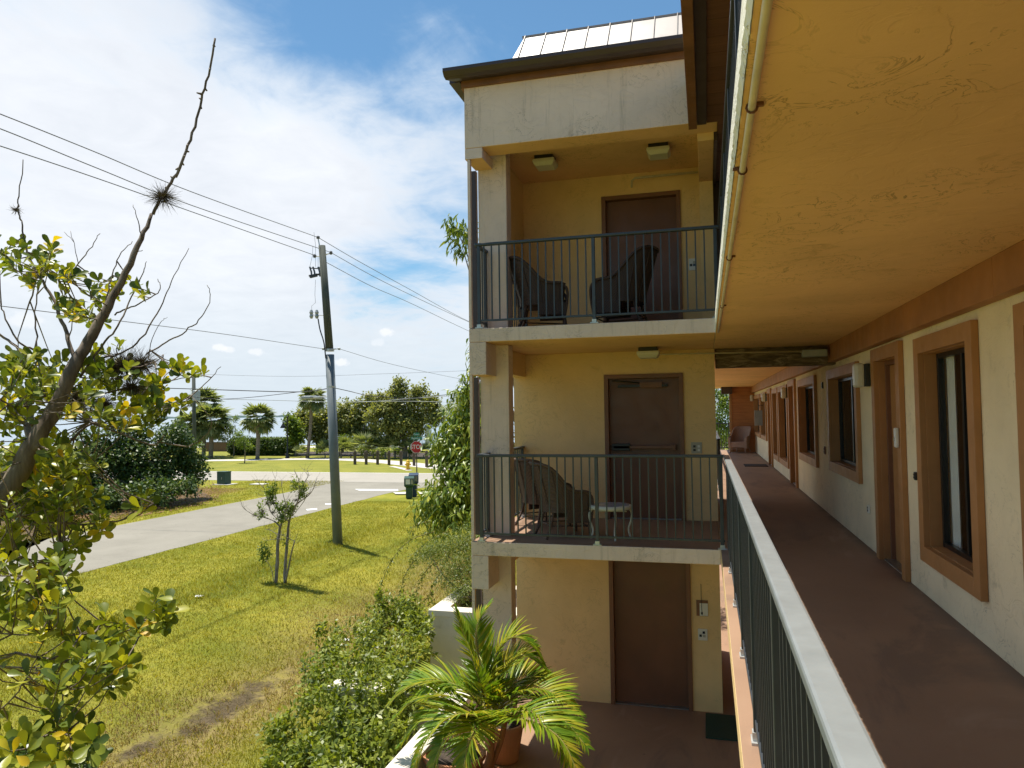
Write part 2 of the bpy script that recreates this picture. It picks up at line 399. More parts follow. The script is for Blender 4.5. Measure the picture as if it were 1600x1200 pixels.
LEAF = {  # inner stations: (t, half width) between base and tip
    'obovate': [(.3, .38), (.58, .86), (.8, 1.), (.94, .66)],
    'lance': [(.3, 1.), (.65, .75)],
}
def leaf_arrays(P, D, N, L, Wd, kind='quad', droop=0.):
    """P base points, D directions, N normals, L lengths, Wd half widths"""
    P, D, N = map(lambda a: np.asarray(a, float), (P, D, N)); n = len(P)
    D = norm(D); S = norm(np.cross(D, N)); N = norm(np.cross(S, D))
    L = np.asarray(L)[:, None]; Wd = np.asarray(Wd)[:, None]
    if kind == 'quad':
        V = np.stack([P, P+D*L*.45+S*Wd, P+D*L-N*L*droop, P+D*L*.45-S*Wd], 1)
        V = V.reshape(-1, 3); I = (np.arange(n)[:, None]*4+np.arange(4)).ravel()
        return V, np.full(n, 4), I
    st = LEAF[kind]; m = len(st); rows = [P]
    for t_, w in st:
        c = P+D*L*t_-N*L*droop*t_*t_; up = N*Wd*.28*w
        rows += [c-S*Wd*w+up, c, c+S*Wd*w+up]
    rows.append(P+D*L-N*L*droop); V = np.stack(rows, 1).reshape(-1, 3); k = 3*m+2
    pat = [(0, 2, 1), (0, 3, 2)]
    for i in range(m-1):
        a = 1+3*i; pat += [(a, a+1, a+4, a+3), (a+1, a+2, a+5, a+4)]
    a = 1+3*(m-1); pat += [(a, a+1, k-1), (a+1, a+2, k-1)]
    flat = np.array([i for f in pat for i in f]); sz = np.array([len(f) for f in pat])
    I = (np.arange(n)[:, None]*k+flat).ravel()
    return V, np.tile(sz, n), I
def leaves(name, mat, P, D, N, L, Wd, kind='quad', droop=0., parent=None):
    V, S, I = leaf_arrays(P, D, N, L, Wd, kind, droop)
    return fast_mesh(name, V, S, I, [mat], parent=parent)
def rdir(n): return norm(rng.normal(size=(n, 3)))
def tag(o, label=None, cat=None, group=None, kind=None):
    if label: o['label'] = label
    if cat: o['category'] = cat
    if group: o['group'] = group
    if kind: o['kind'] = kind
    return o
def thing(name, label, cat, loc=(0, 0, 0), rz=0., group=None):
    o = bpy.data.objects.new(name, None); COL.objects.link(o); o.empty_display_size = .1
    o.location = loc; o.rotation_euler = (0, 0, rz); return tag(o, label, cat, group)
def copy_tree(o, parent=None):
    c = o.copy(); COL.objects.link(c)
    c.parent = parent
    for ch in list(o.children): copy_tree(ch, c)
    return c
def smoothpath(pts, k=5):
    """Catmull-Rom through the points"""
    P = [np.array(p, float) for p in pts]; P = [2*P[0]-P[1]]+P+[2*P[-1]-P[-2]]; o = []
    for i in range(1, len(P)-2):
        for j in range(k):
            s = j/k; a, b, c, d = P[i-1:i+3]
            o.append(.5*((2*b)+(c-a)*s+(2*a-5*b+4*c-d)*s*s+(3*b-a-3*c+d)*s**3))
    o.append(P[-2]); return o

# ---------------------------------------------------------------- the ground and the roads
def gz(x, y):
    x = np.asarray(x, float); y = np.asarray(y, float)
    fade = 1/(1+np.exp((y-36)/2.5))
    far = 1/(1+np.exp(-(y-104)/1.2))
    return -.1 - .42*np.exp(-((x+7.3)/2.1)**2)*fade*(1/(1+np.exp(-(y+8)/3))) + .05*np.exp(-((x+12.9)/.9)**2)*fade - 3*far
def grid(name, xs, ys, mat, zf, kind='structure'):
    X, Y = np.meshgrid(xs, ys); Z = zf(X, Y); nx, ny = len(xs), len(ys)
    V = np.stack([X, Y, Z], -1).reshape(-1, 3)
    i, j = np.meshgrid(np.arange(nx-1), np.arange(ny-1)); a = (j*nx+i).ravel()
    I = np.stack([a, a+1, a+nx+1, a+nx], 1).ravel()
    o = fast_mesh(name, V, np.full(len(a), 4), I, [mat], smooth=True); tag(o, kind=kind); return o
MUDS = [(-7.72, 10.6, .42, 1.75, -.12), (-7.95, 8.9, .2, .5, .1)]   # bare damp patches in the swale
def mk_grass():
    m, t, b = new_mat('grass'); v = t.pos(); s = t.sep(v)
    wob = t.math('MULTIPLY', t.math('SUBTRACT', t.noise(v, .35, 4, .6), .5), 2.6)
    x = t.math('ADD', s[0], wob)
    big = t.noise(v, .45, 5, .62); fine = t.noise(v, 22, 4, .7); mid = t.noise(v, 4.5, 5, .7)
    c = t.mix(t.rng(big, .38, .62), (.17, .185, .018), (.33, .30, .04))
    c = t.mix(t.rng(mid, .4, .75, 0, .6, True), c, (.155, .20, .028))
    c = t.mix(t.math('MULTIPLY', t.rng(fine, .5, .75, 0, .5), 1.), c, (.30, .27, .085))
    # straw coloured band along the swale bottom
    def band(x, c0, w): return t.math('EXPONENT', t.math('MULTIPLY', t.math('POWER', t.math('DIVIDE', t.math('SUBTRACT', x, c0), w), 2.), -1.))
    yf = t.math('MULTIPLY', t.rng(s[1], 32, 22, 0, 1, True), t.rng(s[1], 3, 7, 0, 1, True))
    dry = t.math('MULTIPLY', band(x, -7.5, 1.25), yf)
    dry = t.math('MULTIPLY', dry, t.rng(mid, .25, .6, .35, 1))
    c = t.mix(t.math('MULTIPLY', dry, .85), c, t.mix(fine, (.24, .17, .075), (.33, .25, .11)))
    dk = t.math('MULTIPLY', band(x, -12.0, .55), t.rng(s[1], 27, 22, 0, .55, True))
    c = t.mix(dk, c, (.075, .12, .018))
    # beds of leaf litter beyond the road
    far = t.math('MULTIPLY', t.math('MULTIPLY', t.rng(x, -26.3, -27.5, 0, 1, True), t.rng(s[1], 39.5, 38, 0, 1, True)), t.rng(mid, .3, .5, .2, 1))
    c = t.mix(t.math('MULTIPLY', far, .9), c, t.mix(fine, (.11, .055, .03), (.28, .16, .09)))
    c = t.mix(t.math('MULTIPLY', t.rng(s[1], 46, 52), .45), c, (.21, .215, .06))
    mm = None
    for cx, cy, rx, ry, ro in MUDS:
        q = t.mapping(t.vmath('SUBTRACT', v, (cx, cy, 0)), scale=(1/rx, 1/ry, 0)); ln = t.vmath('LENGTH', q)
        e = t.math('SUBTRACT', 1.25, ln); mm = e if mm is None else t.math('MAXIMUM', mm, e)
    mm = t.math('ADD', mm, t.math('ADD', t.math('MULTIPLY', t.math('SUBTRACT', t.noise(v, 2.6, 5, .65), .5), 2.6), t.math('MULTIPLY', t.math('SUBTRACT', t.noise(v, 11, 4, .65), .5), 1.1)))
    mm = t.rng(mm, .1, .95, 0, .92, True)
    wv = t.vmath('ADD', v, t.vmath('MULTIPLY', t.noise(v, 6, 3, out='Color'), (.12, .12, .12)))
    cr = t.rng(t.voro(wv, 8, 'DISTANCE_TO_EDGE'), 0, .06, 1, 0)
    mc = t.mix(t.math('MULTIPLY', cr, .8), t.mix(t.rng(mid, .3, .7), (.06, .044, .027), (.135, .103, .065)), (.02, .014, .009))
    c = t.mix(mm, c, mc)
    t.set(b.inputs['Base Color'], c); b.inputs['Roughness'].default_value = .9; b.inputs['Specular IOR Level'].default_value = .1
    t.set(b.inputs['Normal'], t.bump(t.math('ADD', fine, mid), .9, .05))
mk_grass()
xs = np.unique(np.concatenate([np.linspace(-30, 6, 110), np.linspace(-90, -30, 25), np.linspace(6, 60, 20), [-9000, -3000, -900, -300, 300, 900, 3000, 9000]]))
ys = np.unique(np.concatenate([np.linspace(-10, 42, 90), np.linspace(42, 100, 20), np.linspace(100, 112, 12), [-9000, -900, -100, -30, 200, 900, 3000, 12000]]))
grid('ground', xs, ys, 'grass', gz)
def mk_asphalt(name, a, b_, crack=.5):
    m, t, b = new_mat(name); v = t.pos()
    c = t.mix(t.rng(t.noise(v, .5, 5, .6), .3, .7), a, b_)
    c = t.mix(t.rng(t.noise(v, 70, 3, .7), .5, .8, 0, .5), c, tuple(x*.6 for x in a))
    c = t.mix(t.math('MULTIPLY', t.rng(t.math('ABSOLUTE', t.math('SUBTRACT', t.noise(v, .9, 6, .6, .8), .5)), 0, .006, 1, 0), crack*.5), c, tuple(x*.55 for x in a))
    t.set(b.inputs['Base Color'], c); b.inputs['Roughness'].default_value = .9
    t.set(b.inputs['Normal'], t.bump(t.noise(v, 120, 2, .6), .3, .004))
mk_asphalt('asphalt', (.215, .198, .16), (.27, .25, .205), .9); mk_asphalt('asphalt_light', (.31, .285, .24), (.36, .33, .28), .8); mk_asphalt('path_concrete', (.50, .46, .41), (.58, .54, .48), .2)
def sheet(name, pts, z, mat, cat=None):
    b = MB(); n = len(pts); b.add([(x, y, z) for x, y in pts], [tuple(range(n))])
    o = b.build(name, mat); tag(o, kind='structure'); return o
def mk_wavy(y, x0, a=.05): return [(x0+random.uniform(-a, a), yy) for yy in y]
near = mk_wavy(np.arange(-60, 38, .7), -17.2) + [(-17.1, 38.6), (-16.9, 39.8), (-16.3, 40.8), (-15.2, 41.4)]
far = mk_wavy(np.arange(-60, 37, .7), -23.25) + [(-23.4, 38.6), (-23.9, 40.4), (-25., 42.2), (-27, 43.4)]
sheet('road', near+[(-15.2, 43.6), (-27, 43.6)]+far[::-1], -.094, 'asphalt')
z = MB()
xs2 = np.arange(-140, 90, 1.5)
lo = [(x, 43.55 if x < -26 else (43.4 if x < -16 else 41.4)) for x in xs2]
V = []; F = []
for i, (x, y) in enumerate(lo): V += [(x, y, -.090), (x, 50.6+.03*random.random(), -.090)]
F = [(2*i, 2*i+2, 2*i+3, 2*i+1) for i in range(len(lo)-1)]
z.add(V, F); tag(z.build('cross_road', 'asphalt_light'), kind='structure')
def strip(name, pts, w, zz, mat):
    P = [np.array(p, float)[:2] for p in pts]; b = MB(); V = []
    for i, p in enumerate(P):
        d = P[min(i+1, len(P)-1)]-P[max(i-1, 0)]; d /= np.linalg.norm(d); nn = np.array([-d[1], d[0]])
        V += [(*(p-nn*w/2), zz), (*(p+nn*w/2), zz)]
    b.add(V, [(2*i, 2*i+2, 2*i+3, 2*i+1) for i in range(len(P)-1)])
    o = b.build(name, mat); tag(o, kind='structure'); return o
strip('edge_line', [(-140, 50.35), (90, 50.35)], .14, -.085, 'paint_white')
b = MB(); b.add([(*at(px, py, z=-.084)[:2], -.084) for px, py in ((554, 764), (622, 764.3), (622, 767), (562, 766.6))], [(0, 1, 2, 3)]); tag(b.build('stop_line', 'paint_white'), kind='structure')
b = MB()
for a in (((478, 795.5), (495, 794), (496, 796), (480, 797.5)), ((508, 786.7), (520, 786.7), (520, 788.2), (508, 788.2))):
    b.add([(*at(px, py, z=-.088)[:2], -.088) for px, py in a], [(0, 1, 2, 3)])
tag(b.build('road_markings', 'paint_white'), kind='structure')
path = [(-90, 58)]+[tuple(at(px, py, z=-.1)[:2]) for px, py in ((320, 719.5), (420, 718), (520, 717.5), (600, 721.5), (660, 727.5), (735, 734.5))]+[(-10, 50.8)]
strip('footpath', smoothpath([(*p, 0) for p in path], 5), 2.6, -.086, 'path_concrete')
strip('seaside_walk', [(-160, 92), (-30, 92), (60, 88)], 4.5, -.086, 'path_concrete')
strip('gravel_patch', smoothpath([(*at(px, py, z=-.08)[:2], 0) for px, py in ((612, 728.5), (625, 731), (640, 735))], 4), .5, -.082, 'path_concrete')
b = MB(); b.add([(*at(px, py, z=-.05)[:2], -.05) for px, py in ((614, 769), (662, 767.5), (660, 771.5), (618, 771.8))], [(0, 1, 2, 3)]); tag(b.build('sidewalk_slab', 'path_concrete'), kind='structure')
# mud patch in the swale
def blob(name, cx, cy, pts, mat, dz_, kind='structure'):
    b = MB(); V = [(cx, cy, float(gz(cx, cy))+dz_)]; n = len(pts)
    V += [(x, y, float(gz(x, y))+dz_) for x, y in pts]
    V += [((x+cx)/2, (y+cy)/2, float(gz((x+cx)/2, (y+cy)/2))+dz_) for x, y in pts]
    F = []
    for i in range(n):
        j = (i+1) % n; F += [(0, 1+n+i, 1+n+j), (1+n+i, 1+i, 1+j, 1+n+j)]
    b.add(V, F); o = b.build(name, mat, smooth=True); tag(o, kind=kind); return o
def ring(cx, cy, rx, ry, n=26, jit=.2, rot=0.):
    o = []
    for i in range(n):
        a = 2*math.pi*i/n; k = 1+random.uniform(-jit, jit); x, y = rx*k*math.cos(a), ry*k*math.sin(a)
        o.append((cx+x*math.cos(rot)-y*math.sin(rot), cy+x*math.sin(rot)+y*math.cos(rot)))
    return o

def bedpts(L): return [tuple(at(px, py, z=-.1)[:2]) for px, py in L]
blob('leaf_litter_bed', -30, 33, bedpts([(-60, 905), (0, 860), (60, 838), (140, 815), (240, 797), (318, 785), (332, 778), (310, 764), (230, 757), (0, 757), (-200, 800)]), 'litter_soil', .02)
blob('planting_bed', -30, 74, [(-56, 79), (-45, 71.5), (-40, 71.8), (-33, 70.5), (-26, 68.5), (-20, 66), (-12, 62), (-10, 66), (-20, 72), (-30, 77), (-40, 80)], 'soil', .016)
# water and the far shore
def mk_water():
    m, t, b = new_mat('bay_water'); v = t.pos()
    b.inputs['Base Color'].default_value = (.20, .27, .33, 1); b.inputs['Roughness'].default_value = .22
    t.set(b.inputs['Normal'], t.bump(t.noise(t.mapping(v, scale=(.25, 1, 1)), .9, 4, .6), .35, .3))
mk_water()
b = MB(); b.add([(-9000, 103, -.9), (9000, 103, -.9), (9000, 14000, -.9), (-9000, 14000, -.9)], [(0, 1, 2, 3)]); tag(b.build('water', 'bay_water'), kind='structure')
simple('far_shore', (.10, .15, .14), .9, var=.3, scale=.01)
def shore(name, y, x0, x1, h, n=140):
    b = MB(); V = []; hh = h
    for i in range(n+1):
        x = x0+(x1-x0)*i/n; e = min(1, min(i, n-i)/10); hh = h*(.55+.45*random.random())*e
        V += [(x, y, -1), (x, y+10, -1+hh), (x, y+80, -1+hh*.8), (x, y+90, -1)]
    F = [(4*i+k, 4*i+4+k, 4*i+5+k, 4*i+1+k) for i in range(n) for k in range(3)]
    b.add(V, F); tag(b.build(name, 'far_shore'), kind='structure')
shore('far_shore', 3800, -4200, -800, 16); shore('far_shore', 2600, -1500, 900, 9)
# ---------------------------------------------------------------- the motel building
F1, F2, F3 = 0., 2.68, 5.33
WX = 1.75; YE = 28.9; YB = -7.
BLD = thing('motel_building', 'cream stucco motel building with brown trim, open walkways and a stair tower', 'building', (1.75, 8, 0))
BLD.location = (0, 0, 0)
def part(b, name, mat=None, bevel=0., smooth=False, parent=None, label=None): return b.build(name, mat, parent or BLD, smooth, bevel, label)
# walkway slabs
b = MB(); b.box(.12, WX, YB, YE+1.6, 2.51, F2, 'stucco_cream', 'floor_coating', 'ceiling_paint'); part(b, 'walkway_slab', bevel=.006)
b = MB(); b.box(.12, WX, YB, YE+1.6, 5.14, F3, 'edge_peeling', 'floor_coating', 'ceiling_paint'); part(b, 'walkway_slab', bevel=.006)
# ragged peeling bead of render under the outer slab edge
b = MB(); V = []; F = []; n = 420
for i in range(n+1):
    y = -1+i*(9.6/n); j = .006*math.sin(i*1.7)+random.uniform(-.007, .007)
    V += [(.117-.002, y, 5.33), (.112+j*.2, y, 5.26+random.uniform(-.01, .01)), (.108+j*.3, y, 5.165+j), (.118, y, 5.137+j*.6)]
for i in range(n): F += [(4*i+k, 4*i+4+k, 4*i+5+k, 4*i+1+k) for k in range(3)]
b.add(V, F); part(b, 'slab_edge_render', 'edge_peeling')
# tower floors
for z0, z1, e in ((2.51, F2, 'stucco_cream'), (5.14, 5.31, 'stucco_cream')):
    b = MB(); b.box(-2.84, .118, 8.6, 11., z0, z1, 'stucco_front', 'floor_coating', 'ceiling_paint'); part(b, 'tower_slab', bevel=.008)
# corner brackets
for z0, z1 in ((2.1, 2.508), (4.73, 5.138)):
    b = MB(); b.box(-2.84, -2.62, 8.602, 9.05, z0, z1, 'stucco_front', None, 'ceiling_paint'); part(b, 'corner_bracket', 'stucco_front', bevel=.008)
b = MB(); b.box(-2.87, -2.64, 8.602, 9.05, 7.45, 7.588, 'stucco_front', None, 'ceiling_paint'); part(b, 'corner_bracket', 'stucco_front', bevel=.008)
# pillar and side beams
for z0, z1 in ((-.1, 2.508), (2.682, 5.138), (5.312, 7.788)):
    b = MB(); b.box(-2.84, -2.455, 9.05, 9.27, z0, z1, 'stucco_front'); part(b, 'pillar', bevel=.008)
for z1 in (2.508, 5.138):
    b = MB(); b.box(-2.84, -2.66, 9.27, 10.8, z1-.34, z1, 'stucco_cream'); part(b, 'side_beam', bevel=.006)
b = MB()                                   # third floor side wall; guessed raking edge shapes a lit triangle
pr = [(9.27, 7.79), (10.8, 7.79), (10.8, 5.312), (10.62, 5.312), (9.55, 7.1), (9.27, 7.3)]
V = [(-2.84, y, zz) for y, zz in pr]+[(-2.66, y, zz) for y, zz in pr]; k = len(pr)
b.add(V, [tuple(range(k))[::-1], tuple(range(k, 2*k))]+[(i, (i+1) % k, (i+1) % k+k, i+k) for i in range(k)]); part(b, 'side_wall', 'stucco_cream')
b = MB(); b.box(-3.25, -2.855, 10.8, 10.95, 5.2, 7.9, 'stucco_cream'); part(b, 'added_wing_wall')  # added wall, guessed, showing as the lit triangle behind the pillar
# slim fin and downspout at the corner
for z0, z1 in ((-.1, 2.095), (2.69, 4.725), (5.315, 7.445)):
    b = MB(); b.box(-2.838, -2.803, 8.603, 8.66, z0, z1, 'stucco_front'); part(b, 'corner_fin')
    b = MB(); b.box(-2.95, -2.862, 9.02, 9.1, z0, z1, 'fascia_brown'); part(b, 'downspout', bevel=.004)
# back wall of the lobbies with three door openings
def pierced(name, axis, p0, p1, u0, u1, z0, z1, holes, mat, parent=None):
    """wall slab between p0..p1, spanning u0..u1, with rectangular holes (ua, ub, za, zb)"""
    b = MB(); holes = sorted(holes); u = u0
    def put(a, b_, c, d):
        if b_-a < 1e-4 or d-c < 1e-4: return
        if axis == 'x': bb.box(p0, p1, a, b_, c, d, mat)
        else: bb.box(a, b_, p0, p1, c, d, mat)
    bb = b
    for ua, ub, za, zb in holes:
        put(u, ua, z0, z1); put(ua, ub, z0, za); put(ua, ub, zb, z1); u = ub
    put(u, u1, z0, z1)
    return part(b, name, parent=parent)
for z0, z1, h in ((-.1, 2.508, (-1.44, -.28, -.1, 2.13)), (2.682, 5.138, (-1.46, -.32, 2.682, 4.80)), (5.312, 7.79, (-1.45, -.30, 5.312, 7.47))):
    pierced('lobby_wall', 'y', 10.8, 11.0, -2.85, .125, z0, z1, [h], 'stucco_cream')
    x0, x1, za, zb = h
    za = max(za, {-.1: 0.}.get(za, za))
    d = MB(); d.box(x0+.06, x1-.06, 10.88, 10.92, za+.01, zb-.06, 'door_brown'); D_ = part(d, 'door', bevel=.003)
    f = MB()
    f.box(x0-.002, x0+.06, 10.765, 10.95, za, zb+.002, 'door_frame'); f.box(x1-.06, x1+.002, 10.765, 10.95, za, zb+.002, 'door_frame'); f.box(x0+.06, x1-.06, 10.767, 10.95, zb-.06, zb, 'door_frame')
    f.build('door_frame', None, D_, bevel=.003)
    if abs(za-F2) < .02:
        c = MB(); c.box(x0+.2, x1-.22, 10.80, 10.87, zb-.19, zb-.155, 'black_plastic'); c.box(x0+.52, x1-.3, 10.79, 10.86, zb-.2, zb-.12, 'door_frame')
        c.tube([(x0+.55, 10.83, zb-.13), (x0+.25, 10.74, zb-.10), (x0+.12, 10.83, zb-.09)], .012, 6, 'black_plastic'); c.build('door_closer', None, D_)
        c = MB(); c.box(x0+.12, x1-.12, 10.80, 10.83, F2+1.03, F2+1.07, 'door_frame'); c.box(x0+.1, x0+.36, 10.80, 10.875, F2+1.0, F2+1.10, 'black_plastic'); c.box(x1-.2, x1-.12, 10.81, 10.875, F2+1.0, F2+1.09, 'door_frame'); c.build('panic_bar', None, D_, bevel=.004)
    c = MB(); c.box(x0+.06, x1-.06, 10.80, 10.93, za+.001, za+.012, 'steel'); c.build('threshold', None, D_)
b = MB(); b.box(-2.85, .125, 11., 13.6, -.1, 8.3, 'stucco_cream'); part(b, 'stair_shaft')
# tower top: fascia beam, ceiling, roof
b = MB(); b.box(-2.87, .2, 8.6, 8.95, 7.59, 8.41, 'stucco_front', None, 'ceiling_paint'); part(b, 'fascia_wall', bevel=.008)
b = MB(); b.box(-2.87, .2, 8.95, 11., 7.79, 8.41, 'stucco_front', None, 'ceiling_paint'); part(b, 'lobby_ceiling')
b = MB(); b.box(-.03, .16, 8.95, 10.8, 7.5, 7.789, 'stucco_cream', None, 'ceiling_paint'); part(b, 'lobby_beam', bevel=.006)
b = MB(); b.box(-.03, .16, 10.55, 10.798, 5.312, 7.5, 'stucco_cream'); part(b, 'lobby_pier', bevel=.006)
b = MB(); b.box(-2.89, -.1, 8.56, 8.6, 8.36, 8.5, 'fascia_wood'); b.box(-2.91, -2.87, 8.6, 13.6, 8.36, 8.5, 'fascia_wood'); part(b, 'fascia_board')
b = MB()                                     # gutter: a trough with a lip
pr = [(8.56, 8.44), (8.42, 8.415), (8.35, 8.43), (8.31, 8.475), (8.31, 8.515), (8.33, 8.515), (8.34, 8.49), (8.56, 8.49)]
V = [(-3.05+(.09 if y > 8.5 else 0), y, zz) for y, zz in pr]+[(.1, y, zz) for y, zz in pr]; k = len(pr)
b.add(V, [tuple(range(k)), tuple(range(k, 2*k))[::-1]]+[(i, i+k, (i+1) % k+k, (i+1) % k) for i in range(k)]); b.box(-3.05, -2.915, 8.56, 13.6, 8.43, 8.515); part(b, 'gutter', 'fascia_brown')
b = MB(); b.box(-2.9, .1, 8.43, 13.6, 8.53, 8.565, 'fascia_wood'); part(b, 'roof_deck', bevel=.01)
R1 = MB()                                    # mansard of pale sheet metal
x0, x1 = -2.30, .4
R1.add([(x0-.12, 8.85, 8.6), (x1, 8.85, 8.6), (x1, 9.55, 9.42), (x0, 9.55, 9.42), (x0-.12, 13.4, 8.6), (x0, 12.8, 9.42), (x1, 12.8, 9.42), (x1, 13.4, 8.6)],
       [(0, 1, 2, 3), (4, 0, 3, 5), (3, 2, 6, 5), (7, 4, 5, 6)])
roof = part(R1, 'metal_roof', 'roof_metal')
s_ = MB()
for i in range(9):
    xa = x0+.02+i*.292
    s_.obox(((xa*2-.02)/2, 9.195, 9.025), (.005, 0, 0), (0, .353, .413), (0, -.005, .004), 'roof_seam')
s_.build('standing_seams', None, roof)
s_ = MB(); s_.box(x0-.03, x1, 9.53, 9.62, 9.405, 9.43, 'roof_metal'); s_.build('ridge_cap', None, roof)
# main roof eave over the third floor walkway
b = MB(); b.box(-.125, -.03, YB, 8.56, 7.5, 8.1, 'fascia_wood'); part(b, 'eave_board', bevel=.005)
b = MB(); b.box(-.028, .075, YB, 8.56, 7.545, 7.9, 'fascia_brown'); part(b, 'eave_board')
b = MB(); b.box(.077, WX, YB, 8.597, 7.575, 7.7, 'soffit_planks'); b.box(.202, WX, 8.6, YE+1.6, 7.575, 7.7, 'soffit_planks'); part(b, 'soffit')
b = MB(); b.add([(-.1, YB, 8.1), (-.1, 8.3, 8.1), (3, 8.3, 9.6), (3, YB, 9.6)], [(0, 1, 2, 3)]); b.add([(.21, 8.3, 8.12), (.21, YE+1.6, 8.12), (3, YE+1.6, 9.6), (3, 8.3, 9.6)], [(0, 1, 2, 3)]); part(b, 'main_roof', 'roof_metal')
# main wall, second floor, with its doors and windows (y0, y1, z0, z1)
T = .13   # trim width
WIN = [(3.45, 4.61, 3.11, 4.70), (5.56, 6.70, 3.11, 4.70), (9.45, 11.35, 3.50, 4.68), (12.9, 14.95, 3.43, 4.68), (17.2, 18.95, 3.08, 4.68), (19.45, 20.65, 3.08, 4.68), (23.2, 25.15, 3.45, 4.66), (25.8, 28.4, 3.45, 4.66)]
DOOR = [(7.46, 8.36, F2, 4.74), (15.75, 16.65, F2, 4.74), (21.4, 22.25, F2, 4.72)]
WIN2 = [(-3.2, -1.9, 3.11, 4.7), (.1, 1.2, 3.11, 4.7)]; DOOR2 = [(1.9, 2.8, F2, 4.74)]
pierced('main_wall', 'x', WX, WX+.16, YB, YE+1.6, F2+.001, 5.139, [h for h in WIN+DOOR+WIN2+DOOR2], 'stucco_wall')
b = MB(); b.box(WX, WX+.2, YB, YE+1.6, -.1, F2, 'stucco_wall'); b.box(WX, WX+.2, YB, YE+1.6, 5.139, 7.9, 'stucco_wall'); part(b, 'main_wall')
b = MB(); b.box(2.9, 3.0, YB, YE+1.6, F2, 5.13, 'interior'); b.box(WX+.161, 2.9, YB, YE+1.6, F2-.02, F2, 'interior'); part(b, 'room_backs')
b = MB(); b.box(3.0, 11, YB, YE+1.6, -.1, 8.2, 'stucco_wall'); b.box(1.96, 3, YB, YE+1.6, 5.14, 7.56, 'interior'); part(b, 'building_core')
def trim(y0, y1, z0, z1, door=False):
    f = MB(); xa, xb = WX-.048, WX-.002
    f.box(xa, xb, y0-T, y0, z0-(0 if door else T), z1+T, 'brown_trim'); f.box(xa, xb, y1, y1+T, z0-(0 if door else T), z1+T, 'brown_trim')
    f.box(xa, xb, y0, y1, z1, z1+T, 'brown_trim')
    if not door: f.box(xa, xb, y0, y1, z0-T, z0, 'brown_trim')
    # reveal lining
    f.box(xb, WX+.155, y0-.012, y0+.004, z0, z1, 'brown_trim'); f.box(xb, WX+.155, y1-.004, y1+.012, z0, z1, 'brown_trim'); f.box(xb, WX+.155, y0+.004, y1-.004, z1-.006, z1+.01, 'brown_trim')
    if not door: f.box(xb, WX+.155, y0+.004, y1-.004, z0-.01, z0+.006, 'brown_trim')
    return f
for i, (y0, y1, z0, z1) in enumerate(WIN+WIN2):
    s = MB(); e = .045
    s.box(WX+.09, WX+.14, y0+.005, y0+e, z0+.007, z1-.007, 'sash_black'); s.box(WX+.09, WX+.14, y1-e, y1-.005, z0+.007, z1-.007, 'sash_black')
    s.box(WX+.092, WX+.138, y0+e, y1-e, z0+.007, z0+e, 'sash_black'); s.box(WX+.092, WX+.138, y0+e, y1-e, z1-e, z1-.007, 'sash_black')
    ym = (y0+y1)/2; s.box(WX+.10, WX+.135, ym-.02, ym+.02, z0+e, z1-e, 'sash_black')
    w = s.build('window', None, BLD, bevel=.002)
    trim(y0, y1, z0, z1).build('frame', None, w, bevel=.003)
    g = MB(); g.box(WX+.112, WX+.118, y0+e-.002, ym-.018, z0+e-.002, z1-e+.002, 'window_glass'); g.box(WX+.112, WX+.118, ym+.018, y1-e+.002, z0+e-.002, z1-e+.002, 'window_glass'); g.build('pane', None, w)
    c = MB()
    def drape(ya, yb, mat, xx=WX+.27):
        n = max(6, int((yb-ya)/.03)); V = []
        for k in range(n+1):
            y = ya+(yb-ya)*k/n; x = xx+.018*math.sin(k*1.25)+.006*math.sin(k*3.1); V += [(x, y, z0-.1), (x, y, z1+.1)]
        c.add(V, [(2*k, 2*k+2, 2*k+3, 2*k+1) for k in range(n)], mat)
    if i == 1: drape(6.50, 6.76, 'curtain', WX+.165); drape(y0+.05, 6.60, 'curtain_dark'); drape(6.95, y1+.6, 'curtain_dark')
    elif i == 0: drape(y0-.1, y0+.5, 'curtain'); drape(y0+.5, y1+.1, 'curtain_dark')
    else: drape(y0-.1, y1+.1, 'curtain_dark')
    c.build('curtain', None, w)
for i, (y0, y1, z0, z1) in enumerate(DOOR+DOOR2):
    d = MB(); d.box(WX+.10, WX+.15, y0+.045, y1-.045, z0+.012, z1-.045, 'brown_trim' if i != 1 else 'door_brown')
    D_ = d.build('door', None, BLD, bevel=.003)
    f = trim(y0, y1, z0, z1, True); f.box(WX+.06, WX+.15, y0+.004, y0+.045, z0, z1-.006, 'door_frame'); f.box(WX+.06, WX+.15, y1-.045, y1-.004, z0, z1-.006, 'door_frame'); f.box(WX+.06, WX+.15, y0+.045, y1-.045, z1-.045, z1-.006, 'door_frame')
    f.build('frame', None, D_, bevel=.003)
    h = MB(); h.lathe((0, 0, 0), [(.012, 0), (.012, .05), (.026, .055), (.028, .075), (.02, .09)], 14, 'steel'); hh = h.build('handle', None, D_); hh.rotation_euler = (0, R(-90), 0); hh.location = (WX+.1, y0+.13, z0+1.0)
    st = MB(); st.box(WX+.0, WX+.15, y0+.01, y1-.01, z0+.002, z0+.014, 'steel'); st.build('threshold', None, D_)
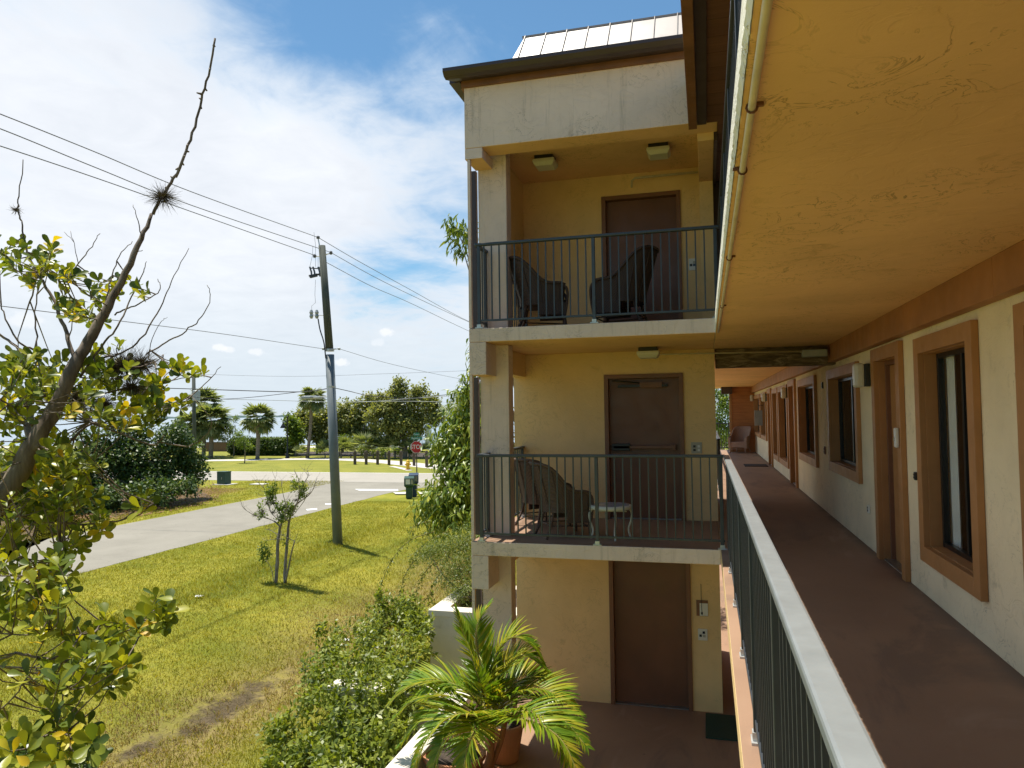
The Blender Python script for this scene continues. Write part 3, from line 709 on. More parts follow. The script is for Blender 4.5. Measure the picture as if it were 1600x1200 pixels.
# brown beam at the head of the wall, cross beam, joint
b = MB(); b.box(WX-.1, WX-.002, YB, 4.86, 4.90, 5.139, 'brown_beam'); b.box(WX-.1, WX-.002, 4.865, 10.9, 4.90, 5.139, 'brown_beam'); b.box(WX-.1, WX-.002, 11.15, YE, 4.90, 5.139, 'brown_beam'); part(b, 'wall_beam', bevel=.004)
b = MB(); b.box(.14, WX-.002, 10.9, 11.15, 4.87, 5.139, 'mildew_beam'); part(b, 'cross_beam', bevel=.004)
b = MB(); b.box(.126, .26, 10.86, 11., 5.332, 7.572, 'fascia_brown'); part(b, 'corner_board')
b = MB(); b.box(.162, .2, 8.96, 13.6, 7.49, 7.785, 'fascia_brown'); part(b, 'corner_board')
# far end of the walkway
b = MB(); b.box(.93, WX, YE, YE+.1, F2, 5.138, 'orange_siding'); part(b, 'end_wall')
b = MB(); b.box(.84, .93, YE-.03, YE+.12, F2, 5.138, 'brown_trim'); part(b, 'end_post')
b = MB(); b.box(.55, .95, YE-.35, YE-.03, 4.87, 5.138, 'fascia_brown'); part(b, 'end_bracket')
# ground floor slab and inner wall
b = MB(); b.box(-2.95, WX, 6.2, YE+1.6, -.3, 0., 'concrete', 'floor_coating'); part(b, 'ground_floor_slab', bevel=.01)
b = MB(); b.box(.5, .62, 10.95, 11.6, 0, 2.51, 'door_frame'); b.box(.9, 1.0, 11.2, 14, 0, 2.51, 'stucco_cream'); part(b, 'inner_partition')

# ---------------------------------------------------------------- railings
def railing(label, p0, p1, zf, posts, step=.0985, h=1.07, cat='railing', capw=.03, first=0, capmat='rail_paint', group=None, name='railing'):
    """p0, p1: plan ends; zf: floor level; posts: distances of posts along the run"""
    p0 = np.array([*p0, zf]); p1 = np.array([*p1, zf]); L = np.linalg.norm(p1-p0); d = (p1-p0)/L; nrm = np.array([-d[1], d[0], 0])
    r = thing(name, label, cat, tuple(p0), 0., group)
    up = np.array([0, 0, 1.])
    def seg(bb, a, b_, hw, z0, z1, mat): bb.obox(d*(a+b_)/2+up*(z0+z1)/2, d*(b_-a)/2, nrm*hw, up*(z1-z0)/2, mat)
    t_ = MB(); seg(t_, -.02, L+.02, capw, h-.035, h, capmat); t_.build('top_rail', None, r, bevel=.008)
    t_ = MB(); seg(t_, 0, L, .014, .085, .11, 'rail_paint'); t_.build('bottom_rail', None, r, bevel=.002)
    for q in posts:
        t_ = MB(); seg(t_, q-.02, q+.02, .02, .012, h-.035, 'rail_paint'); t_.build('post', None, r, bevel=.003)
        t_ = MB(); seg(t_, q-.05, q+.05, .032, 0.001, .012, 'bracket_metal'); seg(t_, q-.026, q+.026, .026, .012, .05, 'bracket_metal')
        for sx in (-1, 1): t_.lathe(tuple(d*(q+.037*sx)+up*.012), [(.007, 0), (.007, .008)], 6, 'steel')
        t_.build('post_bracket', None, r)
    n = int(L/step); bm = MB(); bm.obox(up*(h-.035+.11)/2, d*.008, nrm*.008, up*(h-.035-.11)/2, 'rail_paint'); me = None
    k = 0
    for i in range(1, n+1):
        s = i*step
        if any(abs(s-q) < .045 for q in posts) or s > L-.02 or k >= 98: continue
        if me is None:
            o = bm.build('baluster', None, r); me = o.data
        else:
            o = bpy.data.objects.new('baluster', me); COL.objects.link(o); o.parent = r
        o.location = tuple(d*s); k += 1
    return r
G = 'painted metal railings of the motel'
RY = 8.63
railing('blue grey metal railing across the third floor lobby, in front of two wicker armchairs', (-2.74, RY), (.17, RY), 5.31, [.03, 1.47, 2.88], group=G)
railing('dark metal railing across the second floor lobby, in front of the white round table', (-2.74, RY), (.17, RY), F2, [.03, 1.46, 2.88], group=G)
railing('short railing closing the left side of the second floor lobby, behind the pillar', (-2.72, 9.29), (-2.72, 10.78), F2, [.03, 1.46], group=G)
railing('short railing closing the left side of the third floor lobby, behind the pillar', (-2.56, 9.29), (-2.56, 10.5), 5.31, [.03, 1.18], group=G)
railing('short return railing beside the pillar of the second floor lobby', (-2.74, 8.67), (-2.74, 9.03), F2, [.33], group=G)
railing('short return railing beside the pillar of the third floor lobby', (-2.74, 8.67), (-2.74, 9.03), 5.31, [.33], group=G)
railing('long grey walkway railing running from the foreground to the second floor lobby', (.2, -1.3), (.2, 8.55), F2, [.03+1.24*k for k in range(8)], step=.103, group=G, capmat='rail_cap_sunlit', capw=.032)
railing('railing of the third floor walkway, seen from below past the slab edge', (.2, -1.3), (.2, 8.55), F3, [.03+1.24*k for k in range(8)], step=.103, group=G)
railing('far stretch of walkway railing behind the stair tower', (.2, 13.65), (.2, YE+1.4), F2, [.03+1.24*k for k in range(13)], step=.155, group=G)
railing('railing closing the far end of the walkway, beside the pinkish wicker chair', (.24, YE+1.4), (.9, YE+1.4), F2, [.6], group=G)
# ---------------------------------------------------------------- fixtures
def ceiling_light(x, y, z, label, s=.15):
    r = thing('ceiling_light', label, 'ceiling light', (x, y, z), 0, 'square lobby ceiling lights')
    b = MB(); b.box(-s*.86, s*.86, -s*.86, s*.86, -.055, -.001); b.build('light_base', 'black_plastic', r, bevel=.006)
    b = MB(); a, c = s, s*.78
    V = [(-a, -a, -.055), (a, -a, -.055), (a, a, -.055), (-a, a, -.055), (-a, -a, -.10), (a, -a, -.10), (a, a, -.10), (-a, a, -.10), (-c, -c, -.15), (c, -c, -.15), (c, c, -.15), (-c, c, -.15)]
    b.add(V, [(0, 1, 2, 3)]+[(i, 4+i, 4+(i+1) % 4, (i+1) % 4) for i in range(4)]+[(4+i, 8+i, 8+(i+1) % 4, 4+(i+1) % 4) for i in range(4)]+[(11, 10, 9, 8)])
    b.build('diffuser', 'lens_white', r, bevel=.008)
    return r
ceiling_light(*at(852, 246, z=7.79)[:2], 7.79, 'square ceiling light on the left of the third floor lobby ceiling')
ceiling_light(*at(1029, 228, z=7.79)[:2], 7.79, 'square ceiling light on the right of the third floor lobby ceiling')
l2 = ceiling_light(*at(1013, 543, z=5.14)[:2], 5.139, 'square ceiling light above the second floor lobby door')
def wall_lamp(y, z, label, hh=.24):
    r = thing('wall_lamp', label, 'wall lamp', (WX-.002, y, z), 0, 'wall lamps along the walkway')
    b = MB(); b.box(-.06, 0, -.075, .075, -hh/2+.01, hh/2-.01); b.build('light_base', 'black_plastic', r, bevel=.008)
    b = MB(); b.box(-.16, -.06, -.085, .085, -hh/2, hh/2); b.build('diffuser', 'lens_white', r, bevel=.03)
wall_lamp(8.8, 4.62, 'white box wall lamp on black base between the near door and window', .27)
wall_lamp(16.95, 4.62, 'small wall lamp beside the dark door midway down the walkway')
wall_lamp(22.75, 4.62, 'pale wall lamp beside the far door above the doormat')
wall_lamp(28.6, 4.7, 'small wall lamp at the far end of the walkway')
r = thing('light_fixture', 'grey junction box light fixed to the ceiling beam at the end of the cross conduit', 'light fixture', (1.45, 10.72, 5.02))
b = MB(); b.box(-.16, .16, -.06, .06, -.05, .05); b.build('housing', 'galv', r, bevel=.01); b = MB(); b.tube([(-.12, 0, 0), (-.2, 0, .03)], .008, 6); b.build('cable_stub', 'pipe_paint', r)
def conduit(label, pts, rad, clamps, mat='pipe_paint'):
    r = thing('conduit_pipe', label, 'conduit', pts[0])
    o = np.array(pts[0]); b = MB(); b.tube([np.array(p)-o for p in pts], rad, 10); b.build('pipe', mat, r, smooth=True)
    for c, side in clamps:
        c = np.array(c)-o; b = MB()
        b.tube([c+np.array([math.cos(a)*(rad+.004), 0, math.sin(a)*(rad+.004)]) for a in np.linspace(0, 2*math.pi, 11)], .0035, 5)
        b.box(min(c[0]+side*rad, c[0]+side*(rad+.022)), max(c[0]+side*rad, c[0]+side*(rad+.022)), c[1]-.007, c[1]+.007, c[2]+rad*.2, c[2]+rad*1.0); b.build('pipe_clamp', 'rust', r)
    return r
cp = [tuple(at(px, py, z=5.118)) for px, py in ((1204, -30), (1196, 55), (1178, 185), (1154, 330), (1131, 470), (1122, 520))]
cp = [(.147, p[1], 5.126+(random.random()-.5)*.003) for i, p in enumerate(cp)]
conduit('painted conduit pipe running along the ceiling at the outer edge of the slab', [(.147, -1, 5.126)]+cp, .0115, [((.147, at(1180, 172, z=5.118)[1], 5.126), 1), ((.147, at(1156, 270, z=5.118)[1], 5.126), -1), ((.147, at(1141, 405, z=5.118)[1], 5.126), 1), ((.147, at(1131, 480, z=5.118)[1], 5.126), 1)])
conduit('thin conduit pipe crossing the second floor ceiling in front of the cross beam', [(-.80, 10.7, 5.02), (-.80, 10.7, 5.06), (-.74, 10.7, 5.075), (1.3, 10.7, 5.05)], .012, [])
conduit('bent conduit pipe on the third floor lobby wall above the door', [(-.98, 10.62, 7.53), (-.98, 10.62, 7.62), (-.93, 10.62, 7.66), (-.04, 10.62, 7.66)], .017, [])
def plate(x, z, w, h, label, mat, btn, y=10.798):
    r = thing('call_panel', label, 'call panel', (x, y, z), 0)
    b = MB(); b.box(-w/2, w/2, -.014, 0, -h/2, h/2); b.build('cover_plate', mat, r, bevel=.003)
    for (bx, bz, m_) in btn:
        b = MB(); b.box(bx-.017, bx+.017, -.02, -.0145, bz-.017, bz+.017); b.build('button', m_, r, bevel=.002)
plate(-.148, 6.37, .105, .17, 'white plate with dark buttons right of the third floor door', 'plastic_white', [(-.02, -.01, 'black_plastic'), (.025, -.01, 'box_blue'), (.025, .03, 'plastic_beige')])
plate(-.15, 3.72, .15, .16, 'beige panel with four square buttons right of the second floor door', 'plastic_beige', [(-.03, .022, 'black_plastic'), (.03, .022, 'plastic_white'), (-.03, -.03, 'black_plastic'), (.03, -.03, 'plastic_white')])
plate(-.125, 1.08, .13, .16, 'white panel with three buttons right of the ground floor door', 'plastic_white', [(.015, .03, 'doormat_dark'), (-.03, -.015, 'black_plastic'), (.02, -.018, 'steel')])
r = thing('notice_holder', 'small framed notice hanging on the wall beside the ground floor door', 'notice', (-.125, 10.798, 1.45))
b = MB(); b.box(-.08, .08, -.012, 0, -.11, .11); b.build('backing', 'door_frame', r); b = MB(); b.box(-.035, .078, -.016, -.0125, -.105, .07); b.build('paper', 'plastic_white', r)
b = MB(); b.tube([(-.01, -.012, .34), (-.01, -.02, .1), (-.005, -.02, -.06)], .004, 6); b.lathe((-.005, -.02, -.085), [(.012, 0), (.012, .03)], 8); b.build('hanging_rod', 'black_plastic', r)
r = thing('door_bell', 'pale doorbell box on the near door frame', 'doorbell', (WX-.05, 7.40, 3.98)); b = MB(); b.box(-.035, 0, -.03, .03, -.09, .09); b.build('case', 'plastic_white', r, bevel=.01); b = MB(); b.box(-.042, -.036, -.012, .012, -.03, .0); b.build('button', 'plastic_beige', r)
for y, z, lab, s_ in ((7.03, 3.66, 'small dark hook plate on the wall between the near door and window', .035), (9.0, 3.12, 'white outlet plate low on the wall beside the near door', .045), (12.05, 3.62, 'brown switch box on the wall between the second and third windows', .06), (12.1, 4.62, 'dark sensor box high on the wall between the second and third windows', .05)):
    r = thing('wall_box', lab, 'wall box', (WX-.002, y, z)); b = MB(); b.box(-.02, 0, -s_*.6, s_*.6, -s_, s_); b.build('cover_plate', 'plastic_white' if 'outlet' in lab else ('door_frame' if 'brown' in lab else 'black_plastic'), r, bevel=.004)
    b = MB(); b.box(-.026, -.0205, -s_*.25, s_*.25, s_*.1, s_*.6); b.box(-.026, -.0205, -s_*.25, s_*.25, -s_*.6, -s_*.1); b.build('socket', 'black_plastic', r)
o = MB().box(-.11, .42, 9.93, 10.72, .002, .02).build('doormat', 'doormat_green', bevel=.004); tag(o, 'dark green doormat on the ground floor beside the lobby wall', 'doormat')
o = MB().box(1.0, 1.62, 21.35, 22.2, F2+.002, F2+.018).build('doormat', 'doormat_dark', bevel=.004); tag(o, 'dark doormat before the far door of the walkway', 'doormat')
# hanging sign by the far windows
r = thing('hanging_sign', 'small grey green sign projecting from the wall near the far windows', 'sign', (WX-.16, 24.4, 4.0)); b = MB(); b.box(-.12, .12, -.01, .01, -.24, .24); b.build('board', 'galv', r, bevel=.004); b = MB(); b.tube([(0, 0, .24), (0, 0, .4), (.15, 0, .4)], .012, 6); b.build('bracket', 'black_plastic', r)

# ---------------------------------------------------------------- wicker chairs and the table
def wicker_chair(label, x, y, z, rz, mat, pillow=None, group='wicker armchairs on the walkways', hb=.98):
    r = thing('wicker_armchair', label, 'armchair', (x, y, z), rz, group)
    # faces +x locally. Shell: U around the back; u=-1..1, arms at the ends
    n, mrows = 40, 8; V = []
    def prof(u):
        a = abs(u)
        top = .60+.36*(1/(1+math.exp((a-.50)*17)))
        if a > .86: top -= .03*((a-.86)/.14)**2
        return top*hb/.96
    for side in (0, 1):
        for i in range(n+1):
            u = -1+2*i/n; an = u*math.pi*.5
            a = abs(u)
            if a < .5: bx = -.24*math.cos(u*math.pi)*1.0-.02; by = .30*math.sin(u*math.pi)
            else: bx = -.02+.34*(a-.5)/.5; by = .30*np.sign(u)
            top = prof(u)
            for k in range(mrows+1):
                s = k/mrows; zz = .34+(top-.34)*s
                rk = .20*max(0, zz-.42)*(1/(1+math.exp((a-.55)*14)))*1.4
                fl = 1+.10*s
                X = bx-rk; Y = by*fl
                if a > .8 : X += .02*s
                if side:
                    cx, cy = X+.1, Y*.0; dd = np.array([X-.12, Y, 0.]); dd /= np.linalg.norm(dd)+1e-6; X -= dd[0]*.022; Y -= dd[1]*.022
                V.append((X, Y, zz))
    F = []; st = (n+1)*(mrows+1)
    for i in range(n):
        for k in range(mrows):
            a = i*(mrows+1)+k; F += [(a, a+1, a+mrows+2, a+mrows+1), (st+a, st+a+mrows+1, st+a+mrows+2, st+a+1)]
        a = i*(mrows+1)+mrows; F.append((a, st+a, st+a+mrows+1, a+mrows+1))
    for i in (0, n):
        for k in range(mrows):
            a = i*(mrows+1)+k; F.append((a, st+a, st+a+1, a+1))
    b = MB(); b.add(V, F); shell = b.build('backrest', mat, r, smooth=True)
    rim = [V[i*(mrows+1)+mrows] for i in range(n+1)]
    b = MB(); b.tube(rim, [.020]*len(rim), 8); b.build('rim', mat, shell, smooth=True)
    b = MB()                                # ribs on the back of the shell
    for uu in (8, 12, 16, 20, 24, 28, 32):
        b.tube([np.array(V[uu*(mrows+1)+k])-np.array([.012, 0, 0]) for k in range(mrows+1)], .007, 6)
    b.build('back_ribs', mat, shell, smooth=True)
    for s in (-1, 1):                       # arm front panels curving down to the seat
        b = MB(); pts = [(.30, .58), (.36, .55), (.385, .46), (.37, .30), (.345, .18)]
        c = smoothpath([(a, s*.30, q*hb/.96) for a, q in pts], 4)
        V2 = []
        for p in c: V2 += [(p[0], p[1]-.05, p[2]), (p[0], p[1]+.05, p[2]), (p[0]-.03, p[1]+.05, p[2]-.01), (p[0]-.03, p[1]-.05, p[2]-.01)]
        F2_ = [(4*i+k, 4*i+(k+1) % 4, 4*i+4+(k+1) % 4, 4*i+4+k) for i in range(len(c)-1) for k in range(4)]+[(3, 2, 1, 0), tuple(4*(len(c)-1)+k for k in range(4))]
        b.add(V2, F2_)
        # side skirt below the arm
        b.box(.0, .35, s*.30-.012, s*.30+.012, .20, .36)
        b.build('armrest', mat, r, smooth=False, bevel=.012)
    b = MB(); V3 = []; 
    ring_ = [(.34, -.27), (.36, 0), (.34, .27), (.1, .29), (-.12, .24), (-.22, .1), (-.24, 0), (-.22, -.1), (-.12, -.24), (.1, -.29)][::-1]
    for zz in (.33, .41): V3 += [(a, c, zz) for a, c in ring_]
    k = len(ring_); b.add(V3, [tuple(range(k))[::-1], tuple(range(k, 2*k))]+[(i, (i+1) % k, (i+1) % k+k, i+k) for i in range(k)])
    b.box(.30, .345, -.27, .27, .20, .34); b.build('seat', mat, r, bevel=.02)
    for s in (-1, 1):
        b = MB(); b.tube(smoothpath([(.32, s*.27, .36), (.33, s*.27, .18), (.35, s*.29, .0)], 3), .018, 8); b.build('leg', mat, r, smooth=True)
        b = MB(); b.tube(smoothpath([(-.16, s*.20, .36), (-.20, s*.22, .2), (-.29, s*.27, .0)], 3), .018, 8); b.build('leg', mat, r, smooth=True)
    b = MB(); b.tube([(.33, -.27, .15), (.33, .27, .15)], .009, 6)
    for s in (-1, 1): b.tube([(.33, s*.27, .15), (-.21, s*.23, .17)], .009, 6)
    b.tube([(-.21, -.23, .17), (-.21, .23, .17)], .009, 6); b.build('stretcher', mat, r, smooth=True)
    if mat == 'wicker_brown': r.scale = (.9, .9, .95)
    if pillow:
        b = MB(); V4 = []; nn = 10
        for i in range(nn+1):
            for j in range(nn+1):
                a, c = -1+2*i/nn, -1+2*j/nn; th = .055*(1-a**4)*(1-c**4)
                V4 += [(-.10-.12*(c+1)/2+th, a*.17, .42+.28*(c+1)/2), (-.10-.12*(c+1)/2-th*.5, a*.17, .42+.28*(c+1)/2)]
        F4 = [(2*(i*(nn+1)+j)+q, 2*((i+1)*(nn+1)+j)+q, 2*((i+1)*(nn+1)+j+1)+q, 2*(i*(nn+1)+j+1)+q) for i in range(nn) for j in range(nn) for q in (0, 1)]
        b.add(V4, F4); o = b.build('cushion', pillow, None, smooth=True); o.matrix_world = Matrix.Translation((x, y, z)) @ Matrix.Rotation(rz, 4, 'Z')
        tag(o, 'small blue grey cushion on the wicker armchair before the third floor door', 'cushion')
    return r
wicker_chair('dark wicker armchair on the third floor, facing right, beside the pillar', -2.12, 9.42, 5.311, R(12), 'wicker_dark')
wicker_chair('dark wicker armchair on the third floor, facing left, in front of the brown door', -.99, 9.5, 5.311, R(172), 'wicker_dark', 'fabric_blue', hb=1.02)
wicker_chair('weathered wicker armchair on the second floor with its back to the railing, beside white table', -1.84, 9.2, F2+.001, R(30), 'wicker_brown')
wicker_chair('wicker armchair on the second floor half hidden behind another armchair', -2.27, 9.98, F2+.001, R(52), 'wicker_brown')
wicker_chair('pinkish wicker armchair at the far end of the walkway against the orange wall', 1.2, 28.35, F2+.001, R(-112), 'wicker_pink', hb=.95)
r = thing('side_table', 'small white round side table with curved legs on the second floor', 'side table', (-1.19, 9.17, F2+.001))
b = MB(); b.lathe((0, 0, .36), [(.245, 0), (.262, .004), (.266, .02), (.262, .045), (.25, .05)], 36); b.build('table_rim', 'table_paint', r, smooth=True)
b = MB(); b.lathe((0, 0, .405), [(.235, 0), (.235, .009)], 36); b.build('table_top', 'table_glass', r)
for k in range(4):
    a = R(20+90*k); c, s = math.cos(a), math.sin(a)
    b = MB(); b.tube(smoothpath([(c*.225, s*.225, .37), (c*.27, s*.27, .30), (c*.255, s*.255, .2), (c*.225, s*.225, .1), (c*.25, s*.25, .0)], 5), .0135, 8); b.build('leg', 'table_paint', r, smooth=True)
b = MB(); b.tube([(-.2, 0, .33), (.2, 0, .33)], .008, 6); b.build('crossbar', 'table_paint', r)

# ---------------------------------------------------------------- planters, pots, low wall
r = thing('raised_planter', 'tall white masonry planter beside the stair tower, filled with a feathery shrub', 'planter', (-3.7, 12.2, 0))
r.location = (0, 0, 0)
b = MB()
def hollow(b, x0, x1, y0, y1, z0, z1, w, mat):
    b.box(x0, x1, y0, y0+w, z0, z1, mat); b.box(x0, x1, y1-w, y1, z0, z1, mat); b.box(x0, x0+w, y0+w, y1-w, z0, z1, mat); b.box(x1-w, x1, y0+w, y1-w, z0, z1, mat)
hollow(b, -4.53, -2.9, 11.49, 13.4, -.3, .90, .24, 'white_masonry'); b.build('planter_wall', None, r, bevel=.006)
b = MB(); hollow(b, -4.55, -2.88, 11.47, 13.42, .902, 1.0, .28, 'white_masonry'); b.build('coping', None, r, bevel=.006)
b = MB(); b.box(-4.28, -3.15, 11.74, 13.15, .5, .86, 'soil'); b.build('soil', None, r)
r = thing('low_wall', 'low white masonry wall with flat coping, turning a corner under the shrubs', 'wall', (0, 0, 0))
b = MB(); b.box(-3.30, -3.12, 6.1, 9.14, -.4, .50, 'white_masonry'); b.box(-5.05, -3.12, 9.14, 9.36, -.6, .50, 'white_masonry'); b.build('wall', None, r, bevel=.006)
b = MB(); b.box(-3.34, -3.08, 6.06, 9.10, .502, .56, 'white_masonry'); b.box(-5.10, -3.08, 9.102, 9.40, .502, .56, 'white_masonry'); b.build('coping', None, r, bevel=.008)
def pot(label, x, y, z, ra, rb, h):
    r = thing('plant_pot', label, 'plant pot', (x, y, z))
    b = MB(); b.lathe((0, 0, 0), [(ra*.96, 0), (ra, .01), (rb, h-.05), (rb+.02, h-.05), (rb+.022, h), (rb-.015, h), (rb-.02, h-.06), (rb*.8, h-.07)], 32); b.build('pot', 'terracotta', r, smooth=False, bevel=.003)
    b = MB(); b.lathe((0, 0, h-.075), [(rb-.03, 0), (rb-.03, .02), (.02, .03)], 24); b.build('soil', 'soil', r, smooth=True)
    return r
pot('terracotta pot on the floor behind the palm stem', -2.50, 8.78, .002, .17, .24, .46)
pot('large terracotta pot beside the low white wall', -2.78, 7.75, .002, .22, .33, .52)
pot('terracotta pot holding the potted palm', -2.42, 7.62, .002, .2, .28, .34)

# ---------------------------------------------------------------- near palm in its pot
def frond(P, llen, lw, mat, parent, droop=.35, n=46, lean=.0, flip=1, tipf=.45):
    """feather leaf along the path P"""
    C = np.array(smoothpath(P, 12)); seg = np.linalg.norm(np.diff(C, axis=0), axis=1); s = np.concatenate([[0], np.cumsum(seg)]); s /= s[-1]
    tt = np.linspace(.16, 1., n); Q = np.stack([np.interp(tt, s, C[:, i]) for i in range(3)], 1); T = norm(np.gradient(Q, axis=0))
    up = np.array([0, 0, 1.]); S = norm(np.cross(T, up)); U = norm(np.cross(S, T))
    Pb, Dd, Nn, Ll, Ww = [], [], [], [], []
    for sd in (-1, 1):
        for i in range(n):
            u = tt[i]; f = (.55+.45*math.sin(math.pi*min(1, u*1.05)**.8)) * (1-(1-tipf)*max(0, (u-.6)/.4))
            d = T[i]*(.55+.5*u)+S[i]*sd*(1.0-.45*u)+U[i]*(.42-.2*u)+rng.normal(size=3)*.06
            Pb.append(Q[i]); Dd.append(d); Nn.append(U[i]+S[i]*(-sd)*.5); Ll.append(llen*f*random.uniform(.88, 1.08)); Ww.append(lw*random.uniform(.8, 1.15))
    o = leaves('leaflets', mat, Pb, Dd, Nn, Ll, Ww, 'lance', droop, parent)
    return C
palm = thing('potted_palm', 'yellow green feather palm with arching fronds rising from a terracotta pot', 'palm', (-2.42, 7.62, .3))
palm.location = (0, 0, 0)
crown = at(768, 1138, y=7.7)
b = MB(); b.tube(smoothpath([(-2.42, 7.62, .28), tuple(at(766, 1180, y=7.65)), tuple(crown)], 4), [.05, .05, .048, .045, .043, .04, .038, .036, .034], 12); b.build('stem', 'crownshaft', palm, smooth=True)
b = MB(); b.tube(smoothpath([(-2.40, 7.66, .28), tuple(at(782, 1160, y=7.72)), tuple(at(790, 1120, y=7.75))], 4), .03, 10); b.build('stem', 'crownshaft', palm, smooth=True)
FR = [  # paths on the photo with the distance (Y) of each point
    [(768, 1130, 7.7), (764, 1080, 7.75), (776, 1025, 7.8), (800, 996, 7.85), (832, 1010, 7.9), (850, 1040, 7.95)],
    [(768, 1130, 7.7), (752, 1075, 7.55), (735, 1020, 7.5), (722, 985, 7.5), (712, 955, 7.5)],
    [(766, 1132, 7.7), (735, 1085, 7.6), (690, 1064, 7.5), (645, 1070, 7.45), (612, 1095, 7.4)],
    [(766, 1132, 7.7), (740, 1110, 7.4), (700, 1088, 7.25), (655, 1090, 7.2), (618, 1120, 7.15)],
    [(766, 1134, 7.7), (745, 1122, 7.4), (710, 1110, 7.2), (665, 1120, 7.1), (625, 1165, 7.0)],
    [(766, 1136, 7.7), (742, 1126, 7.3), (715, 1136, 7.1), (690, 1165, 7.0), (672, 1215, 6.9)],
    [(766, 1136, 7.7), (750, 1130, 7.2), (738, 1150, 6.9), (728, 1180, 6.8), (722, 1225, 6.7)],
    [(770, 1130, 7.7), (785, 1090, 7.8), (815, 1062, 7.9), (850, 1062, 8.0), (880, 1085, 8.1)],
    [(770, 1130, 7.7), (790, 1095, 7.6), (830, 1078, 7.55), (870, 1085, 7.5), (905, 1115, 7.5)],
    [(772, 1134, 7.7), (795, 1120, 7.4), (835, 1108, 7.2), (880, 1125, 7.1), (915, 1165, 7.0)],
    [(772, 1136, 7.7), (792, 1118, 7.2), (825, 1112, 7.0), (862, 1135, 6.9), (885, 1190, 6.8)],
    [(770, 1130, 7.7), (780, 1075, 7.7), (795, 1040, 7.75), (822, 1025, 7.8), (858, 1050, 7.9)],
    [(768, 1130, 7.7), (760, 1085, 8.0), (770, 1050, 8.2), (795, 1035, 8.4), (835, 1050, 8.5)],
    [(766, 1132, 7.7), (748, 1090, 7.9), (722, 1075, 8.1), (690, 1085, 8.25), (662, 1110, 8.35)],
    [(768, 1130, 7.7), (758, 1070, 7.7), (745, 1010, 7.75), (748, 970, 7.8), (765, 945, 7.85)],
    [(766, 1134, 7.7), (740, 1118, 7.0), (705, 1120, 6.8), (670, 1150, 6.7), (645, 1200, 6.6)],
    [(772, 1136, 7.7), (800, 1125, 7.0), (840, 1130, 6.8), (880, 1160, 6.7), (905, 1215, 6.6)],
    [(770, 1132, 7.7), (785, 1105, 8.0), (815, 1090, 8.2), (850, 1100, 8.35), (880, 1125, 8.45)],
]
ra = MB()
for i, f in enumerate(FR):
    P = [tuple(at(px, py, y=yy)) for px, py, yy in f]
    fr = MB(); C = smoothpath(P, 6); fr.tube(C, np.linspace(.013, .004, len(C)), 7); fo = fr.build('frond', 'rachis', palm, smooth=True)
    frond(P, random.uniform(.40, .50), .0155, 'leaf_palm_near', fo, .25, 52)

# ---------------------------------------------------------------- foliage masses
def tree(name, label, cat, group=None): return thing(name, label, cat, (0, 0, 0), 0, group)
def cloud_pts(blobs, n, shell=.55):
    """points near the surfaces of the blobs (x, y, z, rx, ry, rz)"""
    w = np.array([(b[3]*b[4]*b[5])**.67 for b in blobs]); idx = rng.choice(len(blobs), n, p=w/w.sum())
    B = np.array(blobs)[idx]; d = rdir(n); r = (shell+(1-shell)*rng.random(n)**.6)[:, None]
    return B[:, :3]+d*r*B[:, 3:6], d
def leafmass(name, mat, blobs, n, L, Wd, parent, kind='quad', hang=.0, shell=.5, droop=0., up=.3, clump=0, cr=.12, extra=None):
    if clump:
        C, dn = cloud_pts(blobs, max(1, n//clump), shell); C = np.repeat(C, clump, 0); dn = np.repeat(dn, clump, 0)
        P = C+rng.normal(size=C.shape)*cr
    else: P, dn = cloud_pts(blobs, n, shell)
    if extra: P2, dn2 = cloud_pts(extra[0], extra[1], 0); P = np.concatenate([P, P2]); dn = np.concatenate([dn, dn2])
    k = len(P); D = norm(dn*.6+rdir(k)*.9+np.array([0, 0, -hang])); N = norm(dn*.5+np.array([0, 0, up+.3])+rdir(k)*.5)
    return leaves(name, mat, P, D, N, L*(.7+.6*rng.random(k)), Wd*(.7+.6*rng.random(k)), kind, droop, parent)
def subblobs(c, r, n, k=.42, sq=1.):
    """break one big ellipsoid into uneven clumps"""
    o = []
    for i in range(n):
        d = rdir(1)[0]; rr = random.random()**.5*.8
        s = k*random.uniform(.6, 1.25)
        o.append((c[0]+d[0]*r[0]*rr, c[1]+d[1]*r[1]*rr, c[2]+d[2]*r[2]*rr, r[0]*s, r[1]*s, r[2]*s*sq))
    return o
def limbs(b, base, blobs, r0, mat, n=8, seg=4, spread=.3):
    for q in random.sample(list(blobs), min(n, len(blobs))):
        tip = np.array(q[:3]); base_ = np.array(base); mid = (base_+tip)/2+np.array([random.uniform(-spread, spread), random.uniform(-spread, spread), random.uniform(-.1, spread)])
        C = smoothpath([base_, mid, tip], seg); b.tube(C, np.linspace(r0, r0*.15, len(C)), 6, mat, jit=.1)

